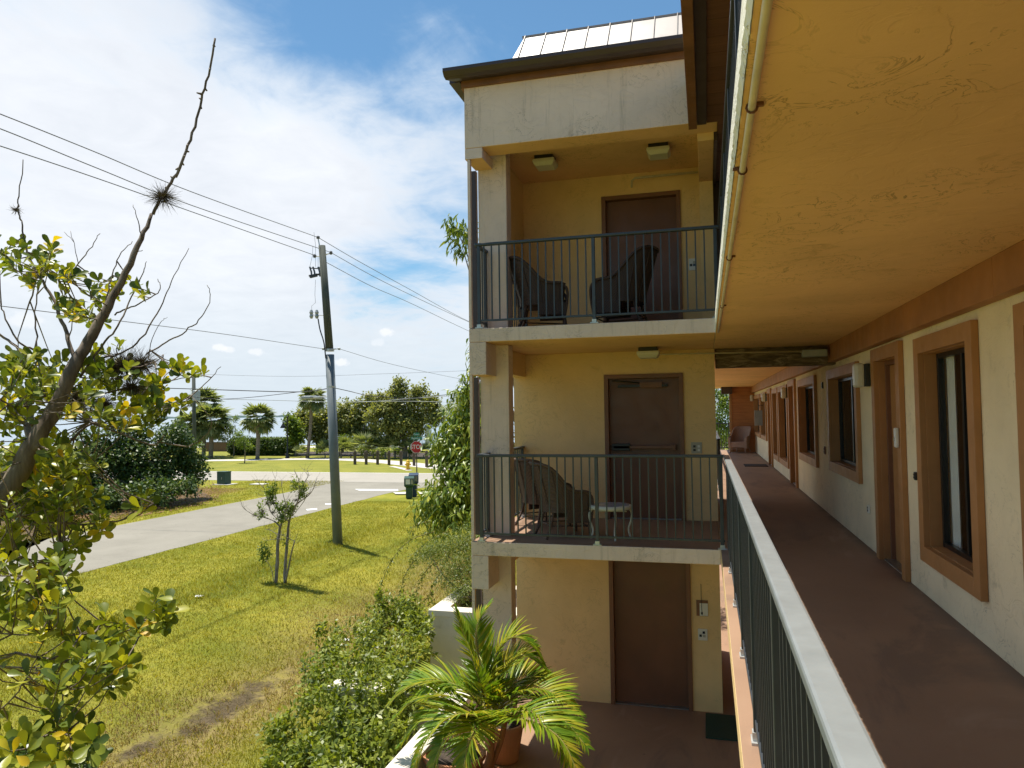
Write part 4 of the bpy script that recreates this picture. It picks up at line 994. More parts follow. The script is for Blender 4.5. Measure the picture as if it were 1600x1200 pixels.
# mango tree behind the tower
mg = tree('mango_tree', 'bushy tree with long drooping bright leaves beside and behind the stair tower', 'tree')
def pb(L): return [(*at(px, py, y=yy), rx, ry, rz) for px, py, yy, rx, ry, rz in L]
mb = pb([(745, 640, 16.2, .7, .8, .7), (722, 665, 16, .45, .6, .5), (745, 620, 16.5, .45, .6, .6), (738, 690, 15.8, .65, .8, .6), (700, 690, 15.6, .35, .5, .5), (715, 725, 15.5, .5, .7, .5), (745, 750, 15.2, .6, .8, .6), (712, 770, 15, .6, .8, .5), (683, 785, 15, .42, .6, .42), (735, 800, 14.8, .6, .7, .4), (700, 812, 15, .45, .6, .3), (760, 700, 16, .8, .9, 1.0), (735, 600, 16.3, .2, .3, .3), (765, 560, 16.5, .5, .6, .7), (690, 700, 15.4, .2, .3, .25), (668, 795, 15, .22, .4, .2)])
mb += [(-3.9, 16.2, 6.6, .8, .8, .9), (-3.4, 16.2, 7.6, .8, .8, .8), (*at(722, 368, y=15.), .28, .3, .30), (*at(712, 352, y=15), .2, .2, .14), (*at(722, 385, y=15), .2, .2, .12), (-3.0, 15.6, 8.2, .7, .7, .5), (-2.2, 16.5, 5.5, 1.4, 1, 1.6), (-2.4, 16.5, 8, 1, .9, .6)]
b = MB(); b.tube(smoothpath([(-3.6, 16.4, -.3), (-3.7, 16.3, 1.2), (-3.5, 16.2, 3)], 4), [.13]*3+[.11]*3+[.1]*3, 9, 'bark', jit=.1); limbs(b, (-3.6, 16.3, 2.2), mb, .06, 'bark', 14); b.build('trunk', None, mg, smooth=True)
leafmass('crown', 'leaf_mango', mb, 15000, .2, .027, mg, 'lance', hang=.9, shell=.2, droop=.35, clump=9, cr=.09)
# feathery shrub growing from the planter
fs = tree('feathery_shrub', 'fine leaved yellowish shrub spilling over the raised planter', 'shrub')
fb = pb([(722, 850, 13, .45, .5, .28), (690, 855, 13, .4, .5, .22), (735, 880, 12.6, .35, .5, .35), (708, 895, 12.6, .42, .5, .35), (735, 920, 12.3, .3, .45, .35), (715, 935, 12.2, .2, .3, .25), (670, 865, 13.3, .3, .5, .16), (745, 840, 13.2, .5, .5, .3)])
leafmass('foliage', 'leaf_feather', fb, 15000, .055, .006, fs, hang=.3, shell=.0, clump=12, cr=.06)
b = MB(); limbs(b, (-3.7, 12.4, .8), fb, .03, 'bark_thin', 8, spread=.2); b.build('stem', None, fs, smooth=True)
# arching weeping stems
ws = tree('weeping_shrub', 'thin arching canes bending down over the grass left of the raised planter', 'shrub')
b = MB(); LP = []
for pts in ([(680, 830), (640, 845), (612, 875), (597, 910), (594, 940)], [(690, 850), (655, 870), (632, 900), (626, 935), (626, 950)], [(700, 870), (672, 885), (655, 910), (650, 935)], [(700, 830), (670, 845), (650, 865), (640, 890)], [(705, 860), (690, 890), (674, 920), (668, 948)], [(672, 815), (650, 820), (640, 835)]):
    C = smoothpath([tuple(at(px, py, y=13.6-.4*i/len(pts))) for i, (px, py) in enumerate(pts)], 8); b.tube(C, np.linspace(.010, .004, len(C)), 5)
    LP += [c for c in C]*5
b.build('canes', 'rachis', ws, smooth=True)
LP = np.array(LP)+rng.normal(size=(len(LP), 3))*.03; k = len(LP)
leaves('foliage', 'leaf_feather', LP, norm(rdir(k)+np.array([0, 0, -.5])), rdir(k), .05+.05*rng.random(k), .008+.006*rng.random(k), 'quad', 0, ws)
# low shrubs in front, over the low wall
for lab, L, n, stem in (
    ('leafy green shrub spreading over the low white wall, left of the palm', [(520, 1100, 8.9, .3, .2, .16), (560, 1130, 8.8, .35, .25, .2), (590, 1100, 8.95, .3, .2, .18), (550, 1072, 9.25, .3, .2, .12), (620, 1090, 8.9, .25, .25, .2), (590, 1062, 9.5, .3, .3, .2), (520, 1075, 9.6, .35, .4, .22), (560, 1040, 10.2, .5, .5, .3), (600, 1020, 10.6, .45, .5, .3), (625, 1060, 10, .35, .4, .25), (520, 1010, 10.8, .3, .5, .25), (480, 1100, 9.3, .28, .4, .25), (640, 1100, 9.1, .25, .3, .25), (600, 1120, 8.9, .35, .4, .22), (650, 1010, 11, .3, .4, .3), (500, 1050, 10, .3, .4, .2)], 8500, (9.4, 497, 1190)),
    ('low green shrub filling the corner below the low wall', [(560, 1150, 8.6, .4, .4, .2), (600, 1170, 8.3, .3, .35, .2), (500, 1170, 8.5, .35, .4, .2), (450, 1190, 8.3, .3, .4, .15), (540, 1195, 8.1, .5, .4, .15), (440, 1150, 8.8, .25, .3, .15), (620, 1140, 8.6, .2, .3, .15)], 6500, (8.3, 560, 1215)),
    ('wispy upright shrub on the lawn left of the raised planter', [(590, 980, 12, .3, .4, .3), (620, 960, 12.4, .3, .4, .25), (650, 965, 12.4, .28, .4, .25), (580, 1000, 11.6, .3, .3, .2), (660, 985, 12, .2, .3, .25), (595, 950, 12.4, .1, .1, .25), (640, 985, 12, .3, .3, .25)], 4500, (12, 610, 1020))):
    s = tree('leafy_shrub', lab, 'shrub', 'shrubs along the low wall'); bb_ = [(x, y, z_, a*.9, c*.9, e*random.uniform(.7, 1.15)) for x, y, z_, a, c, e in pb(L)]
    sp = [(x+random.uniform(-rx, rx), y+random.uniform(-ry, ry), z_+rz*random.uniform(.6, 1.5), .035, .035, .16) for x, y, z_, rx, ry, rz in bb_ for _ in range(11)]
    leafmass('foliage', 'leaf_shrub', bb_, int(n*.62), .085, .02, s, shell=.1, clump=9, cr=.06, hang=0, up=.5, extra=(sp, len(sp)*16))
    b = MB(); base = at(stem[1], stem[2], y=stem[0]); base[2] = min(base[2], -.1)
    limbs(b, base, bb_, .014, 'bark_thin', 8, spread=.15); b.build('stem', None, s, smooth=True)
# ---------------------------------------------------------------- utility pole and wires
PY = 22.3
up_ = thing('utility_pole', 'tall leaning utility pole with grey lower sheath standing in the grass verge', 'utility pole', (0, 0, 0))
pb0 = np.array([-12.07, PY, -.3]); ptop = at(503, 384, y=PY); pmid = at(515, 548, y=PY)
b = MB(); b.tube([pmid, ptop], [.135, .118], 14, jit=.02); b.build('shaft', 'pole_wood', up_, smooth=True)
b = MB(); b.tube([pb0, pmid+(pb0-pmid)*.02], [.165, .150], 14); b.build('sheath', 'pole_sheath', up_, smooth=True)
def pp(px, py, dy=0.): return at(px, py, y=PY+dy)
def lump(b, c, s, mat=None, n=10): b.lathe(tuple(c-np.array([0, 0, s[1]])), [(s[0]*.5, 0), (s[0], s[1]*.5), (s[0]*.7, s[1]), (s[0], s[1]*1.4), (s[0]*.5, 2*s[1])], n, mat)
b = MB(); b.tube([pp(500, 388), pp(497, 372)], .02, 6, 'bracket_metal'); lump(b, pp(497, 371), (.07, .05), 'insulator'); b.build('top_insulator', None, up_)
b = MB(); b.tube([pp(505, 399), pp(515, 396)], .02, 6, 'bracket_metal'); lump(b, pp(517, 395), (.065, .06), 'insulator'); b.build('side_insulator', None, up_)
b = MB(); b.tube([pp(500, 401), pp(493, 400)], .02, 6, 'bracket_metal'); lump(b, pp(491.5, 400), (.065, .06), 'insulator'); b.build('side_insulator', None, up_)
b = MB(); b.tube([pp(503, 428), pp(483, 431)], .035, 6, 'cable'); b.tube([pp(503, 420), pp(486, 419)], .02, 6, 'cable')
for x_ in (484, 489, 497, 500): b.tube([pp(x_, 417), pp(x_+2.5, 425), pp(x_+3, 432)], .03, 6, 'insulator')
b.obox(pp(490, 431), (.13, 0, .02), (0, .04, 0), (0, 0, .05), 'cable'); b.build('fuse_cutouts', None, up_)
b = MB(); b.tube([pp(508, 493), pp(487, 492)], .015, 6, 'bracket_metal')
for x_ in (486.5, 495): lump(b, pp(x_, 491), (.07, .15), 'galv', 12)
b.build('surge_arresters', None, up_)
b = MB(); b.tube(smoothpath([pp(497, 498), pp(500, 515), pp(506, 535, -.15), pp(509, 560, -.2)], 4), .022, 7); b.build('riser_cable', 'cable', up_, smooth=True)
b = MB()
for a in (((490.5, 363), (493, 383), (493, 417)), ((489, 384), (488, 400), (484, 417)), ((493, 437), (492, 460), (493, 473), (487, 478), (487, 485)), ((497, 402), (497, 416))): b.tube([pp(*q) for q in a], .006, 4)
b.build('jumper_wires', 'wire_alu', up_)
b = MB(); b.tube([pp(516, 546), pp(528, 545)], .02, 6, 'bracket_metal'); lump(b, pp(530, 545), (.05, .04), 'galv'); b.tube([pp(515, 546), pp(505.5, 545)], .02, 6, 'bracket_metal'); lump(b, pp(505, 545), (.05, .04), 'galv'); b.build('neutral_bracket', None, up_)
b = MB(); b.tube([pmid+np.array([0, 0, -.02]), pmid+np.array([0, 0, .06])], .158, 14); q = pp(517.5, 606); b.tube([q, q+np.array([0, 0, .06])], .158, 14); b.build('band', 'bracket_metal', up_)
def wire(label, pts, rad=.011, mat='wire_alu', sag=0., grp='overhead power wires'):
    r = MB(); C = smoothpath(pts, 10); 
    if sag:
        n = len(C); C = [c-np.array([0, 0, sag*4*(i/(n-1))*(1-i/(n-1))]) for i, c in enumerate(C)]
    r.tube(C, rad, 5); o = r.build('power_wire', mat, smooth=True); tag(o, label, 'power wire', grp)
def wl(L): # wires in the plane of the pole line
    o = []
    for px, py in L:
        # the line runs parallel to the street through the pole
        p = at(px, py, x=-12.75 if len(o) == 0 else -12.72); o.append(p)
    return o
wire('topmost overhead wire left of the utility pole', wl([(-120, 133), (0, 178), (150, 238), (300, 300), (497, 371)]))
wire('second overhead wire from the top, left of the utility pole', wl([(-120, 160), (0, 201), (150, 262), (300, 321), (516, 394)]))
wire('third overhead wire from the top, left of the utility pole', wl([(-120, 193), (0, 228), (150, 278), (300, 331), (492, 399)]))
wire('topmost overhead wire between the utility pole and the stair tower', wl([(497, 371), (560, 408), (640, 452), (728, 500), (800, 530)]))
wire('second overhead wire between the utility pole and the stair tower', wl([(516, 394), (580, 430), (640, 460), (728, 501), (800, 532)]))
wire('third overhead wire between the utility pole and the stair tower', wl([(508, 409), (580, 447), (640, 473), (730, 516), (800, 546)]))
wire('thin neutral wire left of the utility pole', wl([(-100, 466), (0, 478), (200, 503), (350, 522), (505, 545)]), .008)
wire('thin neutral wire right of the utility pole', wl([(530, 545), (600, 566), (670, 582), (740, 596), (800, 606)]), .008)
def far(L, Y): return [at(px, py, y=Y) for px, py in L]
wire('black communication cable left of the utility pole', far([(-60, 594), (0, 596.5), (150, 603), (310, 608), (420, 611.5), (475, 612)], 24.5)+[pp(513, 607)], .017, 'cable', grp='low cables across the street')
wire('black communication cable right of the utility pole', [pp(522, 606)]+far([(545, 611), (575, 618), (600, 620)], 23.5)+[at(640, 622, y=26), at(745, 612, y=30)], .013, 'cable', grp='low cables across the street')
wire('thin low cable dipping behind the utility pole', far([(300, 620), (345, 623.5), (400, 620), (470, 612)], 26), .012, 'cable', grp='low cables across the street')
wire('pale low cable crossing in front of the leafy trees', far([(340, 623.5), (430, 625.5), (515, 628), (580, 627.5), (650, 622), (760, 615)], 44), .018, 'galv', grp='low cables across the street')
wire('pale low cable running lowest behind the stop sign trees', far([(560, 627.5), (640, 627), (700, 628.5), (760, 632)], 46), .014, 'galv', grp='low cables across the street')
wire('faint high cable far beyond the utility pole', far([(0, 586), (200, 582), (440, 588), (600, 584), (760, 578)], 80), .016, 'wire_alu', grp='low cables across the street')
sl = thing('street_light', 'grey flat street light head beside the upper left of the utility pole', 'street light', (0, 0, 0))
hc = at(487.5, 621.5, y=23.4)
b = MB(); b.obox(hc, (.19, 0, 0), (0, .42, 0), (0, 0, .045)); b.obox(hc+np.array([0, 0, .05]), (.17, 0, 0), (0, .3, 0), (0, 0, .02)); b.build('lamp_head', 'galv', sl, bevel=.02)
b = MB(); b.tube([hc+np.array([.1, -.2, .0]), np.array([*pp(517, 621)[:2], hc[2]])], .022, 7); b.build('arm', 'galv', sl, smooth=True)
# second, farther pole at the left edge
p2 = thing('utility_pole', 'dark utility pole far left, rising behind the palms', 'utility pole', (0, 0, 0))
b = MB(); b.tube([at(304, 730, y=58), at(302.5, 575, y=58)], [.2, .16], 10); b.build('shaft', 'pole_wood', p2, smooth=True)
b = MB(); c = at(307, 618, y=57.6); b.lathe(tuple(c-np.array([0, 0, .5])), [(.3, 0), (.33, .05), (.33, .9), (.25, 1.)], 14); b.build('transformer', 'galv', p2)

# ---------------------------------------------------------------- signs, boxes, hydrant, bollards
def text(name, body, size, mat, parent, loc, depth=.002, rot=(R(90), 0, 0), sx=1.):
    c = bpy.data.curves.new(name, 'FONT'); c.body = body; c.size = size; c.extrude = depth; c.align_x = 'CENTER'; c.align_y = 'CENTER'
    o = bpy.data.objects.new(name, c); COL.objects.link(o)
    dg = bpy.context.evaluated_depsgraph_get(); dg.update(); me = bpy.data.meshes.new_from_object(o.evaluated_get(dg)); bpy.data.objects.remove(o)
    me.materials.clear(); me.materials.append(MATS[mat]); o = bpy.data.objects.new(name, me); COL.objects.link(o); o.parent = parent
    o.location = loc; o.rotation_euler = rot; o.scale = (sx, 1, 1); return o
S0 = at(651.5, 769, z=-.1)
st = thing('stop_sign', 'red octagonal STOP sign on a thin post at the street corner', 'stop sign', tuple(S0), R(16))
k = S0[1]/CF*1.03
hs = (at(653, 698.5, y=S0[1])-S0)[2]; rr = .36
b = MB(); b.box(-.03, .03, -.02, .02, 0, hs+.95); b.build('post', 'bark_thin', st)
def octo(b, r, y0, y1, zc, mat): 
    V = [(r*math.cos(R(22.5+45*i)), y, zc+r*math.sin(R(22.5+45*i))) for y in (y0, y1) for i in range(8)]
    b.add(V, [tuple(range(8)), tuple(range(8, 16))[::-1]]+[(i, i+8, (i+1) % 8+8, (i+1) % 8) for i in range(8)], mat)
b = MB(); octo(b, rr, -.03, -.026, hs, 'sign_white'); octo(b, rr*.945, -.034, -.031, hs, 'sign_red'); b.build('sign_face', None, st)
text('stop_lettering', 'STOP', .34, 'sign_white', st, (0, -.036, hs), sx=.86)
sg = thing('street_name_signs', 'two green street name blades above the stop sign', 'street sign', tuple(S0), R(16))
b = MB(); b.box(-.32, .32, -.05, -.045, hs+.42, hs+.58); b.build('blade', 'sign_green', sg); b = MB(); b.box(-.16, .17, -.058, -.052, hs+.63, hs+.81); b.build('blade', 'sign_green', sg)
text('street_lettering', 'Bayshore', .13, 'sign_white', sg, (-.03, -.052, hs+.50)); text('street_lettering', 'Court', .13, 'sign_white', sg, (0, -.060, hs+.72))
def newsbox(label, px, py, mat, rz, h=1.15):
    p = at(px, py, z=-.1); r = thing('newspaper_box', label, 'newspaper box', tuple(p), rz)
    b = MB(); b.box(-.17, .17, -.15, .15, .04, h*.55); b.box(-.12, .12, -.12, .12, 0, .04); b.build('pedestal', mat, r, bevel=.015)
    b = MB(); V = [(-.25, -.24, h*.58), (.25, -.24, h*.58), (.25, .24, h*.58), (-.25, .24, h*.58), (-.25, -.24, h*.93), (.25, -.24, h*.93), (.25, .24, h), (-.25, .24, h)]
    b.add(V, [(3, 2, 1, 0), (4, 5, 6, 7), (0, 1, 5, 4), (1, 2, 6, 5), (2, 3, 7, 6), (3, 0, 4, 7)]); V = [(-.17, -.15, h*.5), (.17, -.15, h*.5), (.17, .15, h*.5), (-.17, .15, h*.5)]+V[:4]
    b.add(V, [(3, 2, 1, 0), (0, 1, 5, 4), (1, 2, 6, 5), (2, 3, 7, 6), (3, 0, 4, 7)]); b.build('cabinet', mat, r, bevel=.012)
    b = MB(); b.box(-.17, .06, -.256, -.242, h*.66, h*.88); b.build('display_card', 'plastic_white', r); b = MB(); b.box(.10, .2, -.252, -.242, h*.66, h*.88); b.build('coin_slot', 'steel', r)
newsbox('green newspaper box on the corner with a white display card', 639.5, 779, 'box_green', R(20)); newsbox('dark blue newspaper box just right of the green one', 646.5, 776, 'box_blue', R(18), 1.25)
h0 = at(637.5, 734, z=-.1); r = thing('fire_hydrant', 'yellow fire hydrant in the grass beside the path', 'fire hydrant', tuple(h0))
b = MB(); b.lathe((0, 0, 0), [(.2, 0), (.2, .06), (.13, .07), (.13, .5), (.17, .52), (.17, .58), (.14, .6), (.12, .7), (.05, .78), (.05, .83)], 16); b.build('body', 'hydrant_yellow', r, smooth=False, bevel=.01)
b = MB(); b.tube([(-.24, 0, .42), (.24, 0, .42)], .07, 12); b.tube([(0, 0, .40), (0, -.24, .40)], .09, 12); b.build('outlets', 'hydrant_yellow', r); b = MB(); b.lathe((0, 0, -.01), [(.22, 0), (.22, .07), (.2, .08)], 14); b.build('flange', 'hydrant_orange', r)
proto = None
for i, (px, py) in enumerate(((970, 632), (1037, 632), (1105, 632), (1173, 635), (1245, 635), (1322, 640), (1397, 648), (1426, 647))):
    p = at(300+px/3.81, 560+py/3.81, z=-.1)
    if proto is None:
        b = MB(); b.lathe((0, 0, -.1), [(.13, 0), (.13, .85), (.09, .93)], 10); b.box(-.14, .14, -.14, .14, .62, .66); o = proto = b.build('bollard', 'bollard_wood')
    else: o = proto.copy(); COL.objects.link(o)
    o.location = tuple(p); o.scale = (1, 1, 1.5 if i < 6 else 1.65)
    lab = ['leftmost', 'second', 'third', 'fourth', 'fifth', 'sixth', 'seventh', 'rightmost'][i]
    tag(o, f'dark wooden bollard along the path, {lab} from the utility pole' if i not in (0, 7) else f'{lab} dark wooden bollard of the row along the path', 'bollard', 'wooden bollards along the path')
p = at(350, 757, z=-.1); r = thing('utility_box', 'dark green utility cabinet on a pale slab across the road', 'utility box', tuple(p), R(-8))
b = MB(); b.box(-.33, .33, -.28, .28, .05, .78); b.box(-.345, .345, -.295, .295, .785, .85); b.build('cabinet', 'cover_green', r, bevel=.015)
b = MB(); b.box(-.55, .75, -.45, .45, -.02, .045); b.build('pad', 'concrete', r, bevel=.01); b = MB(); b.box(.05, .1, -.288, -.281, .35, .5); b.build('latch', 'steel', r)
p = at(405, 756.5, z=-.08); b = MB(); b.box(-.5, .5, -.35, .35, -.03, .03); o = b.build('concrete_pad', 'concrete', bevel=.01); o.location = tuple(p); tag(o, 'small flat concrete pad in the grass right of the green utility cabinet', 'concrete pad')
p = at(688, 712, z=-.1); r = thing('warning_sign', 'small red and white sign behind the bushy tree near the path', 'sign', (p[0], p[1], -.1))
b = MB(); b.box(-.03, .03, -.02, .02, 0, 1.7); b.build('post', 'bark_thin', r); b = MB(); b.box(-.42, .42, -.04, -.03, 1.35, 1.7, 'sign_white'); b.box(-.42, .42, -.05, -.041, 1.58, 1.7, 'sign_red'); b.build('sign_face', None, r)
# benches / low brown wall near the water, decorative lamp, white fence
r = thing('low_brown_wall', 'low brown wall at the left of the park behind the palms', 'wall', (0, 0, 0))
a, c = at(322, 707, y=80), at(385, 706, y=80); b = MB(); b.box(a[0], c[0], 80, 80.4, -.1, 1.0); b.build('wall', 'wood_wall', r); b = MB(); b.box(a[0]-.1, c[0]+.1, 79.95, 80.45, 1.0, 1.1); b.build('coping', 'bark_thin', r)
q = at(449, 716, z=-.1); r = thing('park_lamp', 'black ornamental park lamp post in front of the clipped hedge', 'lamp post', tuple(q))
H = (at(449, 650, y=q[1])-q)[2]
b = MB(); b.lathe((0, 0, 0), [(.22, 0), (.24, .1), (.15, .25), (.17, .35), (.08, .55), (.06, H-.3), (.09, H-.2), (.05, H)], 14); b.build('post', 'lamp_black', r, smooth=True)
b = MB(); b.tube([(0, 0, H-.6), (-.45, 0, H-.45)], .03, 6); b.build('arm', 'lamp_black', r); b = MB(); b.lathe((-.5, 0, H-1.25), [(.28, 0), (.30, .05), (.16, .3), (.08, .45), (.05, .7), (.01, .85)], 14); b.build('lamp_head', 'lamp_black', r, smooth=True)
r = thing('seaside_fence', 'pale grey picket fence and posts beyond the trees at the water', 'fence', (0, 0, 0))
a, c = at(555, 700, y=86), at(725, 700, y=86)
b = MB(); b.box(a[0], c[0], 86, 86.06, 1.45, 1.55); b.box(a[0], c[0], 86, 86.06, .1, .2); b.build('rails', 'fence_grey', r)
b = MB(); x = a[0]
while x < c[0]: b.box(x, x+.05, 86.01, 86.05, .2, 1.45); x += .19
b.build('pickets', 'fence_grey', r)
for px in (585, 615, 642, 668, 712):
    x = at(px, 690, y=85)[0]; b = MB(); b.box(x-.28, x+.28, 84.9, 85.4, -.1, 3.0); b.build('post', 'fence_grey', r)

# ---------------------------------------------------------------- palms and trees beyond the street
def fan_palm(name, label, px, pyb, pyt, Y, rc, ntr=.16, lean=0., nf=80, skirt=.85, mat='leaf_palmetto', grp='cabbage palms in the park'):
    g = at(px, pyb, y=Y); top = at(px+lean, pyt, y=Y); g[2] = min(g[2], 0.)-.1
    r = thing(name, label, 'palm', (0, 0, 0), 0, grp)
    b = MB(); b.tube(smoothpath([g, (g+top)/2+np.array([.1, 0, 0]), top], 5), [ntr*1.25]+[ntr]*10, 9, jit=.08); b.build('trunk', 'bark_palm', r, smooth=True)
    P, D, N, L, Wd = [], [], [], [], []
    for i in range(nf):
        el = random.uniform(-skirt, 1.25); az = random.uniform(0, 2*math.pi)
        d = np.array([math.cos(az)*math.cos(el), math.sin(az)*math.cos(el), math.sin(el)])
        pet = top+d*rc*random.uniform(.3, .6); side = np.cross(d, [0, 0, 1.]); side /= np.linalg.norm(side)+1e-6; upn = np.cross(side, d)
        m_ = 13
        for j in range(m_):
            a = (-1+2*j/(m_-1))*1.25; dd = d*math.cos(a)+side*math.sin(a)+upn*random.uniform(-.12, .05)-np.array([0, 0, .22])
            P.append(pet); D.append(dd); N.append(upn+rng.normal(size=3)*.2); L.append(rc*random.uniform(.45, .62)*(1-.25*abs(a))); Wd.append(rc*.045)
    leaves('crown', mat, P, D, N, L, Wd, 'lance', .25, r)
    return r
fan_palm('cabbage_palm', 'round crowned cabbage palm standing alone left of the clipped hedge', 402, 718, 655, 66, 2.1, .2)
fan_palm('cabbage_palm', 'tall slender cabbage palm leaning left of the utility pole', 480, 715, 624, 68, 1.8, .17, lean=7)
fan_palm('cabbage_palm', 'full cabbage palm at the left edge of the park, nearest the dark bush', 329, 716, 658, 67, 2.45, .24, skirt=1.1, nf=110)
fan_palm('cabbage_palm', 'cabbage palm with a high crown behind the full one at far left', 318, 716, 632, 70, 2.4, .22, skirt=.9)
fan_palm('cabbage_palm', 'cabbage palm at far left mostly hidden by foreground branches', 300, 716, 668, 66, 2.4, .2, skirt=.9)
def feather_palm(label, px, pyt, Y, rc, nf=14, pyb=716):
    g = at(px, pyb, y=Y); top = at(px, pyt, y=Y); r = thing('coconut_palm', label, 'palm', (0, 0, 0), 0, 'coconut palms by the water')
    b = MB(); b.tube([g, top], [.2, .14], 8); b.build('trunk', 'bark_palm', r, smooth=True)
    P, D, N, L, Wd = [], [], [], [], []
    for i in range(nf):
        az = 2*math.pi*i/nf+random.uniform(-.2, .2); el = random.uniform(-.1, 1.)
        h = np.array([math.cos(az), math.sin(az), 0]); C = [top+h*rc*s*math.cos(el*(1-s*.6))+np.array([0, 0, rc*(s*math.sin(el)-.6*s*s)]) for s in np.linspace(.1, 1, 16)]
        for j in range(15):
            T = norm(C[j+1]-C[j]); S = norm(np.cross(T, [0, 0, 1.]))
            for sd in (-1, 1): P.append(C[j]); D.append(T*.6+S*sd-np.array([0, 0, .5])); N.append(np.array([0, 0, 1.])+rng.normal(size=3)*.1); L.append(rc*.28); Wd.append(rc*.018)
    leaves('crown', 'leaf_palmetto', P, D, N, L, Wd, 'quad', .2, r)
feather_palm('small coconut palm just right of the utility pole, behind the leafy trees', 535, 632, 78, 2.2)
feather_palm('coconut palm beyond the path at the edge of the bushy tree', 694, 640, 72, 2.4)
def broadleaf(label, L, n, base, mat='leaf_oak', name='shade_tree', size=.30, tr=.13, grp='leafy trees in the park', shell=.25, nl=9):
    r = tree(name, label, 'tree', grp); bl = []
    for px, py, yy, rx, ry, rz in L: bl += [(*at(px, py, y=yy), rx*.72, ry*.72, rz*.72)]+subblobs(at(px, py, y=yy), (rx, ry, rz), 7, .42)
    bb_ = at(base[0], base[1], y=base[2]); bb_[2] = -.2; fork = bb_+np.array([0, 0, 1.6])
    b = MB(); b.tube(smoothpath([bb_, bb_+np.array([.06, 0, .9]), fork], 4), [tr*1.3]+[tr]*8, 9, jit=.12)
    limbs(b, fork, bl, tr*.38, None, nl//2+1, spread=.4); b.build('trunk', 'bark', r, smooth=True)
    leafmass('crown', mat, bl, int(n*1.25), size, size*.34, r, shell=.1, clump=6, cr=size*.9, up=.6)
broadleaf('big leafy shade tree with a dark trunk behind the stop sign', [(627, 655, 68, 3.0, 2.2, 1.2), (610, 635, 68, 1.6, 1.6, 1.5), (625, 605, 68, .9, 1., 1.1), (615, 622, 68, 1., 1, .9), (653, 612, 68, .9, 1., .8), (645, 630, 68, 1.3, 1.2, .9), (672, 635, 68, 1.2, 1.3, 1.0), (585, 650, 68, 1.1, 1.4, 1.), (680, 655, 68, .8, 1, .7), (595, 622, 68, .6, .6, .5), (640, 668, 68, 2., 1.6, 1.), (605, 668, 68, 1.6, 1.6, 1.)], 14000, (632, 712, 68), tr=.26, nl=16)
broadleaf('rounded leafy tree between the utility pole and the big shade tree', [(555, 660, 73, 2., 1.6, 1.7), (538, 648, 73, 1.4, 1.2, 1.4), (572, 643, 73, 1.5, 1.2, 1.4), (578, 622, 73, .8, .6, .7), (560, 678, 73, 2.0, 1.4, 1.), (528, 672, 73, 1.3, 1, 1.1), (585, 672, 73, 1.3, 1, 1.1)], 8000, (565, 712, 72), 'leaf_oak')
broadleaf('olive green tree just left of the utility pole', [(495, 665, 74, 1.9, 1.6, 1.7), (510, 652, 74, 1.3, 1.1, 1.4), (478, 652, 74, 1.1, 1, 1.1), (465, 660, 74, .8, 1, .8), (462, 678, 74, .8, 1, .8), (505, 685, 74, 1.3, 1, 1.)], 7000, (495, 712, 74), 'leaf_oak')
broadleaf('light green bushy tree right of the park lamp', [(458, 668, 71, .9, .9, 1.2), (452, 655, 71, .5, .5, .5), (465, 682, 71, .7, .7, .7)], 1700, (462, 712, 71), 'leaf_lime')
broadleaf('small lime green tree in the lawn, nearest the path', [(380, 692, 60, .85, .8, .6), (375, 680, 60, .5, .5, .4), (390, 698, 60, .5, .5, .3)], 1100, (382, 724, 60), 'leaf_lime', size=.13, tr=.05, grp='young lime green trees')
broadleaf('small lime green tree farther back beside the low brown wall', [(362, 672, 70, 1., .9, 1.0), (368, 655, 70, .5, .5, .4), (350, 685, 70, .8, .6, .4), (372, 690, 70, .7, .6, .5)], 1600, (365, 715, 70), 'leaf_lime', size=.15, tr=.07, grp='young lime green trees')
broadleaf('grey green tree at the right, behind the mango foliage', [(715, 650, 60, 1.0, 1., 1.8), (722, 630, 60, .7, 1, 1.0), (708, 670, 60, .6, .8, .8)], 1800, (720, 712, 60), 'leaf_oak', size=.14)
r = tree('clipped_hedge', 'dark clipped hedge behind the park lamp post', 'hedge'); hb = []
for px in range(366, 462, 7): hb.append((*at(px, 698, y=72), .55, .8, .95))
leafmass('foliage', 'leaf_bush', hb, 9000, .24, .09, r, shell=.75, clump=4, cr=.1); b = MB(); 
for q in hb[::2]: b.tube([(q[0], q[1], -.2), (q[0], q[1], q[2])], .05, 5)
b.build('stem', 'bark', r)
leafmass('new_growth', 'leaf_lime', [(*at(px, 685, y=72), .5, .7, .16) for px in range(405, 458, 6)], 900, .14, .04, r, shell=.2)
b_ = None
